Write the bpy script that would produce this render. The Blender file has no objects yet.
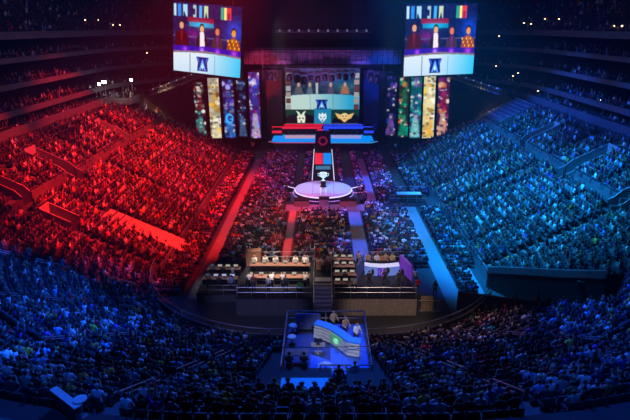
import bpy, bmesh, math, random
import numpy as np
from mathutils import Vector, Matrix
random.seed(7); RNG = np.random.default_rng(11)
S = bpy.context.scene; COL = S.collection
PI = math.pi
# ------------------------------------------------------------------ camera
CZ, PITCH, F, CX = 25.0, math.radians(19.0), 534.0, 322.0
cp, sp_ = math.cos(PITCH), math.sin(PITCH)
cam = bpy.data.cameras.new('camera'); camo = bpy.data.objects.new('camera', cam); COL.objects.link(camo)
camo.location = (0, 0, CZ); camo.rotation_euler = (PI/2-PITCH, 0, 0)
cam.sensor_width = 36; cam.lens = 36*F/630; cam.shift_x = -7/630; cam.clip_end = 600; S.camera = camo
S.view_settings.view_transform = 'Standard'; S.view_settings.look = 'None'; S.view_settings.gamma = 1
S.view_settings.use_curve_mapping = False; S.view_settings.exposure = 0.0

def ray(px, py):
    a, v = (px-CX)/F, (210-py)/F
    return a, cp+v*sp_, -sp_+v*cp          # X, Y, Z per unit depth
def on_z(px, py, z):
    a, b, c = ray(px, py); t = (z-CZ)/c
    return (a*t, b*t, z)
def on_y(px, py, Y):
    a, b, c = ray(px, py); t = Y/b
    return (a*t, Y, CZ+c*t)
def project(x, y, z):
    d = y*cp+(CZ-z)*sp_
    return CX+F*x/d, 210-F*(y*sp_-(CZ-z)*cp)/d, d

# ------------------------------------------------------------------ materials
def mat(name, col, rough=.7, metal=0., emit=None, es=0., noise=.15, scale=6., attr=None, obcol=False, alpha=1.):
    m = bpy.data.materials.new(name); m.use_nodes = True; nt = m.node_tree; b = nt.nodes['Principled BSDF']
    b.inputs['Roughness'].default_value = rough; b.inputs['Metallic'].default_value = metal
    if attr or obcol:
        if attr:
            a = nt.nodes.new('ShaderNodeAttribute'); a.attribute_name = attr
        else:
            a = nt.nodes.new('ShaderNodeObjectInfo')
        if es: nt.links.new(a.outputs['Color'], b.inputs['Emission Color']); b.inputs['Base Color'].default_value = (.01, .01, .01, 1)
        else: nt.links.new(a.outputs['Color'], b.inputs['Base Color'])
    elif noise:
        tc = nt.nodes.new('ShaderNodeTexCoord'); n = nt.nodes.new('ShaderNodeTexNoise'); n.inputs['Scale'].default_value = scale
        r = nt.nodes.new('ShaderNodeMix'); r.data_type = 'RGBA'
        r.inputs[6].default_value = (*[c*(1-noise) for c in col], 1); r.inputs[7].default_value = (*[min(1, c*(1+noise)) for c in col], 1)
        nt.links.new(tc.outputs['Object'], n.inputs['Vector']); nt.links.new(n.outputs['Fac'], r.inputs[0]); nt.links.new(r.outputs[2], b.inputs['Base Color'])
    else: b.inputs['Base Color'].default_value = (*col, 1)
    if emit: b.inputs['Emission Color'].default_value = (*emit, 1)
    b.inputs['Emission Strength'].default_value = es
    if alpha < 1: b.inputs['Alpha'].default_value = alpha
    return m
M = dict(
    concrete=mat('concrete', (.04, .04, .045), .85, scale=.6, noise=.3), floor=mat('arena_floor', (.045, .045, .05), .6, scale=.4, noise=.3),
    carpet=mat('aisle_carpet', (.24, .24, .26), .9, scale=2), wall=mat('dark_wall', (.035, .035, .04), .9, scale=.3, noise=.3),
    parapet=mat('parapet', (.15, .15, .17), .7, scale=1.), fascia=mat('fascia', (.13, .12, .13), .7, scale=.5, noise=.3),
    fasciav=mat('lit_parapet', (.3, .3, .32), .7, scale=1.), black=mat('black_paint', (.012, .012, .014), .6), steel=mat('steel', (.45, .46, .48), .35, .8), truss=mat('truss_metal', (.30, .30, .32), .45, .6),
    drape=mat('drape', (.10, .09, .10), .95, scale=3, noise=.3), drapet=mat('tan_drape', (.30, .25, .22), .95, scale=3, noise=.3), seat=mat('seat_plastic', (.06, .06, .075), .55),
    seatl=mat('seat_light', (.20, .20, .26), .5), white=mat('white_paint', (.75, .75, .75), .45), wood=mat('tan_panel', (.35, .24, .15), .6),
    skin=mat('skin', (.50, .31, .22), .6), hair=mat('hair', (.02, .014, .01), .6), pants=mat('pants', (.03, .03, .045), .85), shoe=mat('shoe', (.05, .05, .05), .6),
    shirt=mat('shirt', (1, 1, 1), .85, obcol=True), crowd=mat('crowd_cloth', (1, 1, 1), .85, attr='Col'),
    screen=mat('led_screen', (0, 0, 0), .4, attr='Col', es=1.0), stage=mat('stage_deck', (.35, .38, .42), .3), blue=mat('blue_carpet', (.06, .16, .75), .8),
    bluetop=mat('blue_desk_top', (.05, .30, .95), .4), lit_cy=mat('cyan_led', (.003, .04, .1), .95, emit=(.0, .27, .95), es=1.0), lit_b=mat('blue_led', (.1, .1, .5), .4, emit=(.02, .06, .9), es=.9),
    lit_r=mat('red_led', (.5, .02, .02), .4, emit=(1., .01, .05), es=.8), lit_w=mat('white_led', (.7, .7, .7), .4, emit=(.75, .75, 1.), es=1.0), warm=mat('warm_bulb', (.8, .7, .5), .4, emit=(1., .75, .42), es=3.),
    flood=mat('flood_lens', (.8, .8, .8), .4, emit=(1., .92, .85), es=14.), bluelens=mat('blue_lens', (.2, .3, .8), .4, emit=(.03, .12, 1.), es=7.), gold=mat('gold', (.8, .55, .15), .3, .9),
    brown=mat('brown_case', (.28, .14, .10), .6), green=mat('green_cloth', (.08, .5, .1), .6), redc=mat('red_cloth', (.6, .02, .04), .8), glass=mat('glass', (.5, .6, .7), .1, alpha=.25),
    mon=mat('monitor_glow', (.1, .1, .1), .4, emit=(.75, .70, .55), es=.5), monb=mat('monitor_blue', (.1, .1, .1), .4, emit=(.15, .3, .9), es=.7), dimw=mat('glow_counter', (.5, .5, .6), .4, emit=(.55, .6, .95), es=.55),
    redlitpanel=mat('red_lit_panel', (.35, .10, .10), .7), bluepanel=mat('navy_or_blue_lit_panel', (.10, .12, .35), .7), purple=mat('purple_panel', (.25, .08, .45), .5, emit=(.12, .02, .4), es=.5),
)
# ------------------------------------------------------------------ mesh helper
class MB:
    def __init__(s): s.v, s.f, s.m, s.mats = [], [], [], []
    def mi(s, m):
        if m not in s.mats: s.mats.append(m)
        return s.mats.index(m)
    def add(s, vs, fs, m=0):
        o = len(s.v); s.v += [tuple(v) for v in vs]; s.f += [tuple(i+o for i in f) for f in fs]; s.m += [m]*len(fs); return s
    def box(s, c, d, rz=0, m=0, taper=1.):
        x, y, z = c; a, b, h = d[0]/2, d[1]/2, d[2]/2; cs, sn = math.cos(rz), math.sin(rz); vs = []
        for k in (-1, 1):
            t = taper if k > 0 else 1
            for (i, j) in ((-1, -1), (1, -1), (1, 1), (-1, 1)):
                px, py = i*a*t, j*b*t; vs.append((x+px*cs-py*sn, y+px*sn+py*cs, z+k*h))
        return s.add(vs, [(0, 3, 2, 1), (4, 5, 6, 7), (0, 1, 5, 4), (1, 2, 6, 5), (2, 3, 7, 6), (3, 0, 4, 7)], m)
    def tube(s, pts, r, n=6, m=0, closed=False):
        pts = [Vector(p) for p in pts]; L = len(pts); vs, fs = [], []
        for i, p in enumerate(pts):
            d = (pts[min(i+1, L-1)]-pts[max(i-1, 0)])
            d = d.normalized() if d.length > 1e-9 else Vector((0, 0, 1))
            a = d.cross(Vector((0, 0, 1)));
            if a.length < 1e-3: a = d.cross(Vector((1, 0, 0)))
            a.normalize(); b = d.cross(a); rr = r[i] if isinstance(r, (list, tuple)) else r
            for k in range(n):
                t = 2*PI*k/n; vs.append(p+a*rr*math.cos(t)+b*rr*math.sin(t))
        for i in range(L-1):
            for k in range(n): fs.append((i*n+k, i*n+(k+1) % n, (i+1)*n+(k+1) % n, (i+1)*n+k))
        fs += [tuple(range(n))[::-1], tuple((L-1)*n+k for k in range(n))]
        return s.add(vs, fs, m)
    def lathe(s, c, prof, n=24, m=0):
        vs, fs = [], []
        for (r, z) in prof:
            for k in range(n): t = 2*PI*k/n; vs.append((c[0]+r*math.cos(t), c[1]+r*math.sin(t), c[2]+z))
        for i in range(len(prof)-1):
            for k in range(n): fs.append((i*n+k, i*n+(k+1) % n, (i+1)*n+(k+1) % n, (i+1)*n+k))
        fs.append(tuple((len(prof)-1)*n+k for k in range(n)))
        return s.add(vs, fs, m)
    def strip(s, A, B, m=0):
        n = len(A); return s.add(list(A)+list(B), [(i, i+1, n+i+1, n+i) for i in range(n-1)], m)
    def build(s, name, mats, parent=None, smooth=False):
        me = bpy.data.meshes.new(name); me.from_pydata([tuple(v) for v in s.v], [], s.f)
        if not isinstance(mats, (list, tuple)): mats = [mats]
        for x in mats: me.materials.append(M[x] if isinstance(x, str) else x)
        if len(mats) > 1: me.polygons.foreach_set('material_index', s.m)
        if smooth: me.polygons.foreach_set('use_smooth', [True]*len(s.f))
        o = bpy.data.objects.new(name, me); COL.objects.link(o)
        if parent: o.parent = parent
        return o
def tag(o, label=None, cat=None, group=None, kind=None):
    for k, v in (('label', label), ('category', cat), ('group', group), ('kind', kind)):
        if v: o[k] = v
    return o
def empty(name, loc=(0, 0, 0), rz=0, **k):
    o = bpy.data.objects.new(name, None); COL.objects.link(o); o.location = loc; o.rotation_euler = (0, 0, rz); o.empty_display_size = .2
    return tag(o, **k)
def copy_tree(o, loc=None, rz=None, label=None, group=None, parent=None):
    c = o.copy(); COL.objects.link(c); c.parent = parent
    if loc is not None: c.location = loc
    if rz is not None: c.rotation_euler = (0, 0, rz)
    if label: c['label'] = label
    if group: c['group'] = group
    for ch in list(o.children): copy_tree(ch, parent=c)
    return c
def box(name, c, d, m, parent=None, rz=0, taper=1.):
    return MB().box(c, d, rz, 0, taper).build(name, m, parent)
def colmesh(name, V, Fq, C, m, parent=None, smooth=False):
    me = bpy.data.meshes.new(name); nv = len(V); nf = len(Fq); k = Fq.shape[1]
    me.vertices.add(nv); me.vertices.foreach_set('co', V.astype(np.float32).ravel())
    me.loops.add(nf*k); me.loops.foreach_set('vertex_index', Fq.astype(np.int32).ravel())
    me.polygons.add(nf); me.polygons.foreach_set('loop_start', np.arange(nf, dtype=np.int32)*k)
    me.update(calc_edges=True)
    if smooth: me.polygons.foreach_set('use_smooth', np.ones(nf, bool))
    if C is not None:
        a = me.color_attributes.new('Col', 'FLOAT_COLOR', 'POINT'); a.data.foreach_set('color', np.concatenate([C, np.ones((nv, 1))], 1).astype(np.float32).ravel())
    me.materials.append(M[m]); me.validate()
    o = bpy.data.objects.new(name, me); COL.objects.link(o)
    if parent: o.parent = parent
    return o
ORD = ['zeroth', 'first', 'second', 'third', 'fourth', 'fifth', 'sixth', 'seventh', 'eighth', 'ninth', 'tenth', 'eleventh', 'twelfth', 'thirteenth', 'fourteenth', 'fifteenth', 'sixteenth', 'seventeenth', 'eighteenth', 'nineteenth']
def ordn(n):
    if n < 20: return ORD[n]
    t = {2: 'twenty', 3: 'thirty', 4: 'forty', 5: 'fifty', 6: 'sixty', 7: 'seventy'}[n//10]
    return t+'-'+ORD[n % 10] if n % 10 else t[:-1]+'ieth'

# ------------------------------------------------------------------ bowl geometry
R0, HX, YC, PIT, RISE, Z0, NROW, YEND = 14., 3., 50., .85, .42, 1.2, 24, 104.
RAISE_ROW, RAISE = 16, .35
def zrow(i, side): return Z0+i*RISE+(RAISE if side and i >= RAISE_ROW else 0)
def stations(R, step=None):
    """(base, normal, tag) along the bowl from the far right side round to the far left"""
    out = []
    ny = 54; na = 24; nx = 6
    for k in range(ny): out.append((HX, YEND-(YEND-YC)*k/ny, 1, 0))
    for k in range(na): a = PI/2*(1-k/na); out.append((HX, YC, math.sin(a), -math.cos(a)))
    for k in range(nx): out.append((HX-2*HX*k/nx, YC, 0, -1))
    for k in range(na): a = PI/2*k/na; out.append((-HX, YC, -math.sin(a), -math.cos(a)))
    for k in range(ny+1): out.append((-HX, YC+(YEND-YC)*k/ny, -1, 0))
    return out
ST = stations(R0)
def angle_of(x, y):
    if y >= YC: return 90.
    return math.degrees(math.atan2(max(0, abs(x)-HX), YC-y))
# vomitories: (side, Y0, Y1, s0, s1)
VOMS = [(-1, 61.6, 64.0, 12.6, 18.0), (-1, 51.8, 53.6, 13.6, 18.0), (-1, 51.0, 53.0, 8.6, 11.6), (1, 62.5, 65.0, 12.6, 18.4), (1, 79., 81.2, 13.6, 18.4), (-1, 82., 84., 13.6, 18.), (1, 50.5, 52.5, 12.6, 17.)]
def in_vom(x, y, s, pad=0.):
    for sd, a, b, s0, s1 in VOMS:
        if x*sd > 0 and a-pad < y < b+pad and s0-pad < s < s1+pad: return True
    return False
def in_void(x, y, s):          # dark opening between the right-hand side section and the near bowl
    if x < 0 or s > 10.5: return False
    # line A: (17,48.8)-(23.5,39.5); line B: (12.5,46)-(22.5,34.5)
    la = (x-17)*(-9.3)-(y-48.8)*6.5
    lb = (x-12.5)*(-11.5)-(y-44.)*10.
    return la > 0 and lb < 0
# tread/riser mesh
mb = MB()
for i in range(NROW):
    for k in range(len(ST)-1):
        p, q = ST[k], ST[k+1]; Ri, Ro = R0+i*PIT, R0+(i+1)*PIT
        A = [(p[0]+p[2]*Ri, p[1]+p[3]*Ri), (q[0]+q[2]*Ri, q[1]+q[3]*Ri), (q[0]+q[2]*Ro, q[1]+q[3]*Ro), (p[0]+p[2]*Ro, p[1]+p[3]*Ro)]
        cx, cy = sum(a[0] for a in A)/4, sum(a[1] for a in A)/4; s = (i+.5)*PIT; side = cy > YC
        if in_vom(cx, cy, s) or in_void(cx, cy, s): continue
        z = zrow(i, side); zb = zrow(i-1, side) if i else 0
        mb.add([(*A[0], z), (*A[1], z), (*A[2], z), (*A[3], z), (*A[0], zb), (*A[1], zb)], [(0, 1, 2, 3), (4, 5, 1, 0)])
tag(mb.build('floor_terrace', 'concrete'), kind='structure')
# top walkway behind the last row
mb = MB(); Rt = R0+NROW*PIT
A = [(p[0]+p[2]*Rt, p[1]+p[3]*Rt, 11.6) for p in ST]; B = [(p[0]+p[2]*(Rt+2), p[1]+p[3]*(Rt+2), 11.6) for p in ST]
mb.strip(A, B); C_ = [(p[0]+p[2]*(Rt+2.01), p[1]+p[3]*(Rt+2.01), 9.) for p in ST]
mb.strip(B, C_); tag(mb.build('floor_walkway', 'concrete'), kind='structure')
mb = MB()
for a, t in ((Rt+1.9, .9), (Rt+2.05, .9)): pass
W1 = [(p[0]+p[2]*(Rt+1.9), p[1]+p[3]*(Rt+1.9), 11.6) for p in ST]; W2 = [(a, b, 12.7) for a, b, c in W1]
W3 = [(p[0]+p[2]*(Rt+2.15), p[1]+p[3]*(Rt+2.15), 12.7) for p in ST]; W4 = [(a, b, 11.0) for a, b, c in W3]
mb.strip(W1, W2); mb.strip(W2, W3); mb.strip(W3, W4)
tag(mb.build('trim_walkway_parapet', 'parapet'), kind='structure')
mb = MB().box((0, 60, -.1), (150, 190, .2)); tag(mb.build('floor', 'floor'), kind='structure')
tag(box('floor_outer_concourse', (0, 6, 8.4), (110, 30, .2), 'wall'), kind='structure')
# front wall of the bowl
def front_wall(name, pts, z0, z1, th, m):
    mb = MB()
    P0 = [(x, y, z0) for x, y in pts]; P1 = [(x, y, z1) for x, y in pts]; mb.strip(P0, P1)
    n = []
    for k in range(len(pts)):
        a, b = Vector(pts[max(k-1, 0)]), Vector(pts[min(k+1, len(pts)-1)]); d = (b-a).normalized(); n.append((pts[k][0]+d.y*th, pts[k][1]-d.x*th))
    Q1 = [(x, y, z1) for x, y in n]; Q0 = [(x, y, z0) for x, y in n]
    mb.strip(P1, Q1); mb.strip(Q1, Q0)
    for k in (0, -1): mb.add([P0[k], P1[k], Q1[k], Q0[k]], [(0, 1, 2, 3)])
    return tag(mb.build(name, m), kind='structure')
def arc_pts(R, a0, a1, n=24, sd=-1): return [(sd*(HX+R*math.sin(math.radians(a0+(a1-a0)*k/n))), YC-R*math.cos(math.radians(a0+(a1-a0)*k/n))) for k in range(n+1)]
front_wall('wall_bowl_front_near', arc_pts(13.9, 88, 0, 24, -1)+arc_pts(13.9, 0, 62, 16, 1), 0, 2.35, .15, 'parapet')
front_wall('wall_bowl_front_left', [(-16.9, 50.5), (-16.9, 55.8)], 0, 1.5, .12, 'parapet')
front_wall('wall_bowl_front_left_far', [(-16.9, 59.1), (-16.9, 104)], 0, 1.5, .12, 'parapet')
front_wall('wall_bowl_front_right', [(16.9, 49.), (16.9, 104)], 0, 1.5, .12, 'parapet')
# slanted walls at the dark opening on the right
A = [(16.55, 48.5), (18.75, 45.3), (20.85, 42.3), (23.05, 39.2)]; zt = [2.3, 3.7, 4.9, 6.3]
mb = MB(); mb.strip([(a, b, z-.7) for (a, b), z in zip(A, zt)], [(a, b, z) for (a, b), z in zip(A, zt)]); mb.strip([(a, b, z) for (a, b), z in zip(A, zt)], [(a+.12, b+.12, z) for (a, b), z in zip(A, zt)])
tag(mb.build('wall_opening_far', 'parapet'), kind='structure')
mb = MB(); mb.strip([(a+.05, b+.05, 0) for a, b in A], [(a+.05, b+.05, z-.7) for (a, b), z in zip(A, zt)]); tag(mb.build('wall_opening_shade', 'black'), kind='structure')  # black sheet stands for the shade inside the opening
mb = MB(); A = [(12.5, 44., 0), (15.9, 40.1, 0), (19.2, 36.3, 0), (22.6, 32.4, 0)]; zt = [2.0, 3.4, 4.9, 6.6]
mb.strip(A, [(a, b, z) for (a, b, c), z in zip(A, zt)]); mb.strip([(a, b, z) for (a, b, c), z in zip(A, zt)], [(a-.12, b-.12, z) for (a, b, c), z in zip(A, zt)])
tag(mb.build('wall_opening_near', 'parapet'), kind='structure')
# cross wall on the sides and vomitory parapets
for sd, nm in ((-1, 'left'), (1, 'right')):
    mb = MB(); X = HX+R0+RAISE_ROW*PIT-.05; z0, z1 = zrow(RAISE_ROW-1, True), zrow(RAISE_ROW, True)+.35
    ys = sorted([(a, b) for s_, a, b, s0, s1 in VOMS if s_ == sd and s1 > 14]); y = 53.6 if sd < 0 else 52.5
    for a, b in ys+[(YEND, YEND)]:
        if a > y+.3: mb.box((sd*X, (y+a)/2, (z0+z1)/2), (.14, a-y, z1-z0))
        y = max(y, b)
    tag(mb.build('wall_cross_aisle_'+nm, 'drape'), kind='structure')
    mb = MB()      # transverse parapets that climb with the rows
    for s_, a, b, s0, s1 in VOMS:
        if s_ != sd: continue
        for yy in (a, b):
            n = 7; P0, P1 = [], []
            for k in range(n+1):
                s = s0+(s1-s0)*k/n; z = Z0+RISE*s/PIT+(RAISE if s > 13.6 else 0); P0.append((sd*(HX+R0+s), yy, 2.)); P1.append((sd*(HX+R0+s), yy, z+.65))
            mb.strip(P0, P1); mb.strip(P1, [(x, y2+.14, z) for x, y2, z in P1]); mb.strip([(x, y2+.14, z) for x, y2, z in P1], [(x, y2+.14, z) for x, y2, z in P0])
        mb.box((sd*(HX+R0+s1), (a+b)/2, zrow(int(s1/PIT), True)/2+1.), (.14, b-a, zrow(int(s1/PIT), True)))
        mb.box((sd*(HX+R0+(s0+s1)/2), (a+b)/2, zrow(int(s0/PIT), True)-1.6), (s1-s0, b-a, .1))
    tag(mb.build('wall_vomitory_'+nm, 'fasciav'), kind='structure')  # parapet colour lightened here to carry the light on these walls
    mb = MB()      # stair wall at Y=95 and the end wall of the stand
    for (yy, s0, s1, h) in ((93.5, 14.2, 20.4, .8), (YEND+.1, 0, 20.4, .35)):
        n = 10; P0 = [(sd*(HX+R0+s0+(s1-s0)*k/n), yy, 0) for k in range(n+1)]
        P1 = [(x, y, zrow(min(int((abs(x)-HX-R0)/PIT), NROW-1), True)+h) for x, y, z in P0]
        mb.strip(P0, P1); mb.strip(P1, [(x, y+.14, z) for x, y, z in P1]); mb.strip([(x, y+.14, z) for x, y, z in P1], [(x, y+.14, z) for x, y, z in P0])
    tag(mb.build('wall_stand_end_'+nm, 'parapet'), kind='structure')
    tag(MB().add([(sd*30.5, 104.5, 7.2), (sd*36.5, 111, 9.6), (sd*36.5, 111, 11.3), (sd*30.5, 104.5, 8.8), (sd*30.7, 104.9, 7.2), (sd*36.7, 111.4, 9.6), (sd*36.7, 111.4, 11.3), (sd*30.7, 104.9, 8.8)],
        [(0, 1, 2, 3), (4, 5, 6, 7), (3, 2, 6, 7), (0, 3, 7, 4), (1, 2, 6, 5)]).build('wall_tunnel_'+nm, 'wood'), kind='structure')  # tan of the warm light is put into the wall colour
# light carpet strip of the bare aisle in the left stand
mb = MB(); zt = zrow(8, True)+.0; xa, xb, ya, yb = -15.4, -(HX+R0+9*PIT), 55.9, 59.0
mb.add([(xa, ya, .4), (xa, yb, .4), (-17, yb, Z0+.12), (-17, ya, Z0+.12), (xb, yb, zt+.3), (xb, ya, zt+.3), (xa, ya, 0), (xb, ya, 0), (-17, ya, 0)], [(0, 1, 2, 3), (3, 2, 4, 5), (6, 0, 3, 8), (8, 3, 5, 7)])
tag(mb.build('floor_bare_ramp_left', 'fasciav'), kind='structure')
# ------------------------------------------------------------------ upper decks: suites and rear walls
def deck_path(off):
    out = []
    for sd in (1,):
        for k in range(11): out.append((41+off, 40+60*k/10, 1, 0))
        for k in range(1, 11): a = math.radians(72*k/10); out.append((11+(30+off)*math.cos(a), 100+(30+off)*math.sin(a), math.cos(a), math.sin(a)))
    return out
for sd, nm in ((-1, 'left'), (1, 'right')):
    def dp(off, z): return [(sd*p[0], p[1], z) for p in deck_path(off)]
    for j, (z, h) in enumerate(((13.6, .8), (17.0, .7), (20.3, .7), (23.3, 1.0))):
        off = j*.25
        mb = MB(); mb.strip(dp(off, z), dp(off, z+h)); mb.strip(dp(off, z+h), dp(off+.25, z+h)); mb.strip(dp(off+.25, z+h), dp(off+.25, z)); mb.strip(dp(off, z), dp(off+5.5, z))
        tag(mb.build('trim_suite_fascia_'+nm, 'fascia'), kind='structure')
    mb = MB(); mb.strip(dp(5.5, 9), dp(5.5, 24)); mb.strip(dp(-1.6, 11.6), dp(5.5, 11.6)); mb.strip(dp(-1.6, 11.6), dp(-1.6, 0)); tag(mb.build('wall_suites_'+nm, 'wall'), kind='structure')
    mb = MB()
    for i in range(16): z = 23.4+i*.6; mb.strip(dp(1+i*.85, z), dp(1.85+i*.85, z)); mb.strip(dp(1.85+i*.85, z), dp(1.85+i*.85, z+.6))
    tag(mb.build('floor_upper_terrace_'+nm, 'concrete'), kind='structure')
    tag(MB().strip(dp(15, 30), dp(15, 44)).build('wall_'+nm, 'wall'), kind='structure')
    for j, z in enumerate((13.6, 17., 20.3)):      # partitions between the boxes
        mb = MB()
        P = dp(2.0+j*.25, z); Q = dp(5.4, z)
        for k in range(0, len(P)-1):
            for t in (0, .5):
                a = [P[k][c]*(1-t)+P[k+1][c]*t for c in range(3)]; b = [Q[k][c]*(1-t)+Q[k+1][c]*t for c in range(3)]
                mb.add([a, b, (b[0], b[1], z+3.3), (a[0], a[1], z+3.3)], [(0, 1, 2, 3)])
        tag(mb.build('wall_suite_partition_'+nm, 'wall'), kind='structure')
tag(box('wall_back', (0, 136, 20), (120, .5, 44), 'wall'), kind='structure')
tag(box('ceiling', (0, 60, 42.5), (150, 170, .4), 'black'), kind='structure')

# ------------------------------------------------------------------ people
def skin_person(name, J, E, fingers=True):
    """J: joint -> (xyz, radius); E: (a, b, material tag). Returns a mesh grown over the joints."""
    names = list(J); me = bpy.data.meshes.new(name); me.from_pydata([J[n][0] for n in names], [(names.index(a), names.index(b)) for a, b, t in E], [])
    o = bpy.data.objects.new(name, me); COL.objects.link(o)
    o.modifiers.new('skin', 'SKIN'); sk = me.skin_vertices[0].data
    for k, n in enumerate(names): sk[k].radius = (J[n][1], J[n][1]); sk[k].use_root = (n == 'pelvis')
    ss = o.modifiers.new('sub', 'SUBSURF'); ss.levels = 1; ss.render_levels = 1
    dg = bpy.context.evaluated_depsgraph_get(); dg.update(); out = bpy.data.meshes.new_from_object(o.evaluated_get(dg)); out.name = name
    bpy.data.objects.remove(o)
    bm = bmesh.new(); bm.from_mesh(out)
    TAGS = ['skin', 'hair', 'shirt', 'pants', 'shoe']
    segs = [(Vector(J[a][0]), Vector(J[b][0]), t) for a, b, t in E]
    hd = Vector(J['head'][0])
    for f in bm.faces:
        c = f.calc_center_median(); best = None
        for a, b, t in segs:
            ab = b-a; k = max(0, min(1, (c-a).dot(ab)/ab.dot(ab))); d = (a+ab*k-c).length
            if best is None or d < best[0]: best = (d, t)
        t = best[1]
        if t == 'head': t = 'hair' if (c.y < hd.y+.02 and c.z > hd.z-.09) or c.z > hd.z+.06 else 'skin'
        f.material_index = TAGS.index(t); f.smooth = True
    def cone(p, q, r0, r1, mi, n=5):
        m = MB().tube([p, (Vector(p)+Vector(q))/2, q], [r0, (r0+r1)/2, r1], n); vs = [bm.verts.new(v) for v in m.v]
        for f in m.f: g = bm.faces.new([vs[i] for i in f]); g.material_index = mi; g.smooth = True
    # face: nose, ears, eyes
    cone(hd+Vector((0, .085, .0)), hd+Vector((0, .125, -.03)), .010, .017, 0)
    for s in (-1, 1):
        cone(hd+Vector((s*.095, 0, -.035)), hd+Vector((s*.105, 0, .02)), .016, .018, 0); cone(hd+Vector((s*.035, .085, .02)), hd+Vector((s*.035, .1, .02)), .012, .01, 1)
    cone(hd+Vector((-.025, .09, -.06)), hd+Vector((.025, .09, -.06)), .008, .008, 1)
    if fingers:
        for s in 'LR':
            w, h = Vector(J['wrist'+s][0]), Vector(J['hand'+s][0]); d = (h-w).normalized(); sd = d.cross(Vector((0, 0, 1)))
            sd = sd.normalized() if sd.length > .1 else Vector((1, 0, 0)); dn = d.cross(sd)
            if dn.z > 0: dn = -dn
            for k, L in enumerate((.055, .07, .075, .065)):
                b = h+sd*(k-1.5)*.019; cone(b, b+d*L+dn*.02, .009, .007, 0)
            t = -1 if s == 'L' else 1
            cone(w+d*.02+sd*t*.02, w+d*.06+sd*t*.06, .011, .008, 0)
    bm.to_mesh(out); bm.free()
    for t in TAGS: out.materials.append(M[t])
    return out
def body(standing=False, arms='lap', lean=0.):
    J, E = {}, []
    zp = .95 if standing else .50
    up = lambda dz, dy=0: (0, dy+lean*dz, zp+dz)
    J['pelvis'] = (up(0), .135); J['spine'] = (up(.22, -.02), .13); J['chest'] = (up(.42), .15); J['neck'] = (up(.57), .055); J['jaw'] = (up(.66, .03), .075); J['head'] = (up(.74, .02), .10); J['top'] = (up(.82, .01), .075)
    E += [('pelvis', 'spine', 'shirt'), ('spine', 'chest', 'shirt'), ('chest', 'neck', 'shirt'), ('neck', 'jaw', 'skin'), ('jaw', 'head', 'head'), ('head', 'top', 'head')]
    for n, s in (('L', -1), ('R', 1)):
        sh = (s*.19, lean*.5, zp+.50)
        if arms == 'lap': el, wr, ha = (s*.25, .09+lean*.3, zp+.22), (s*.16, .30, zp+.16), (s*.13, .37, zp+.15)
        elif arms == 'down': el, wr, ha = (s*.25, -.02, zp+.22), (s*.26, .04, zp-.02), (s*.25, .06, zp-.09)
        elif arms == 'up': el, wr, ha = (s*.30, .08, zp+.72), (s*.27, .14, zp+.97), (s*.26, .15, zp+1.04)
        elif arms == 'phone': el, wr, ha = (s*.24, .14, zp+.30), (s*.10, .32, zp+.50), (s*.06, .36, zp+.56)
        else: el, wr, ha = (s*.24, .14, zp+.24), (s*.20, .38, zp+.22), (s*.18, .46, zp+.22)
        J['sh'+n] = (sh, .07); J['el'+n] = (el, .048); J['wrist'+n] = (wr, .032); J['hand'+n] = (ha, .036)
        E += [('chest', 'sh'+n, 'shirt'), ('sh'+n, 'el'+n, 'shirt'), ('el'+n, 'wrist'+n, 'skin'), ('wrist'+n, 'hand'+n, 'skin')]
        if standing: hp, kn, an, to = (s*.10, 0, zp-.06), (s*.12, .03, .50), (s*.13, -.01, .09), (s*.15, .13, .04)
        else: hp, kn, an, to = (s*.10, .05, zp-.01), (s*.13, .44, zp+.02), (s*.13, .44, .10), (s*.14, .58, .045)
        J['hp'+n] = (hp, .095); J['kn'+n] = (kn, .065); J['an'+n] = (an, .045); J['to'+n] = (to, .042)
        E += [('pelvis', 'hp'+n, 'pants'), ('hp'+n, 'kn'+n, 'pants'), ('kn'+n, 'an'+n, 'pants'), ('an'+n, 'to'+n, 'shoe')]
    return J, E
POSES = {}
for nm, (st, ar, le) in dict(sit=(0, 'lap', .08), sit_lean=(0, 'lap', .3), sit_up=(0, 'up', .0), sit_phone=(0, 'phone', .1), stand=(1, 'down', 0), stand_up=(1, 'up', 0), stand_desk=(1, 'desk', .1), sit_desk=(0, 'desk', .15)).items():
    POSES[nm] = skin_person('person_'+nm, *body(bool(st), ar, le))
HAIRM = dict(dark=M['hair'], brown=mat('brown_hair', (.09, .045, .02), .6), blond=mat('blond_hair', (.45, .30, .12), .6), grey=mat('grey_hair', (.35, .34, .33), .6))
PM = {}
for p, me in POSES.items():
    for h, m in HAIRM.items():
        c = me if h == 'dark' else me.copy(); c.materials[1] = m; PM[p, h] = c
def person(loc, rz, pose, colour, hair, label, group=None, sc=1.):
    o = bpy.data.objects.new('person', PM[pose, hair]); COL.objects.link(o); o.location = loc; o.rotation_euler = (0, 0, rz); o.color = (*colour, 1); o.scale = (sc,)*3
    return tag(o, label, 'person', group)
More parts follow.
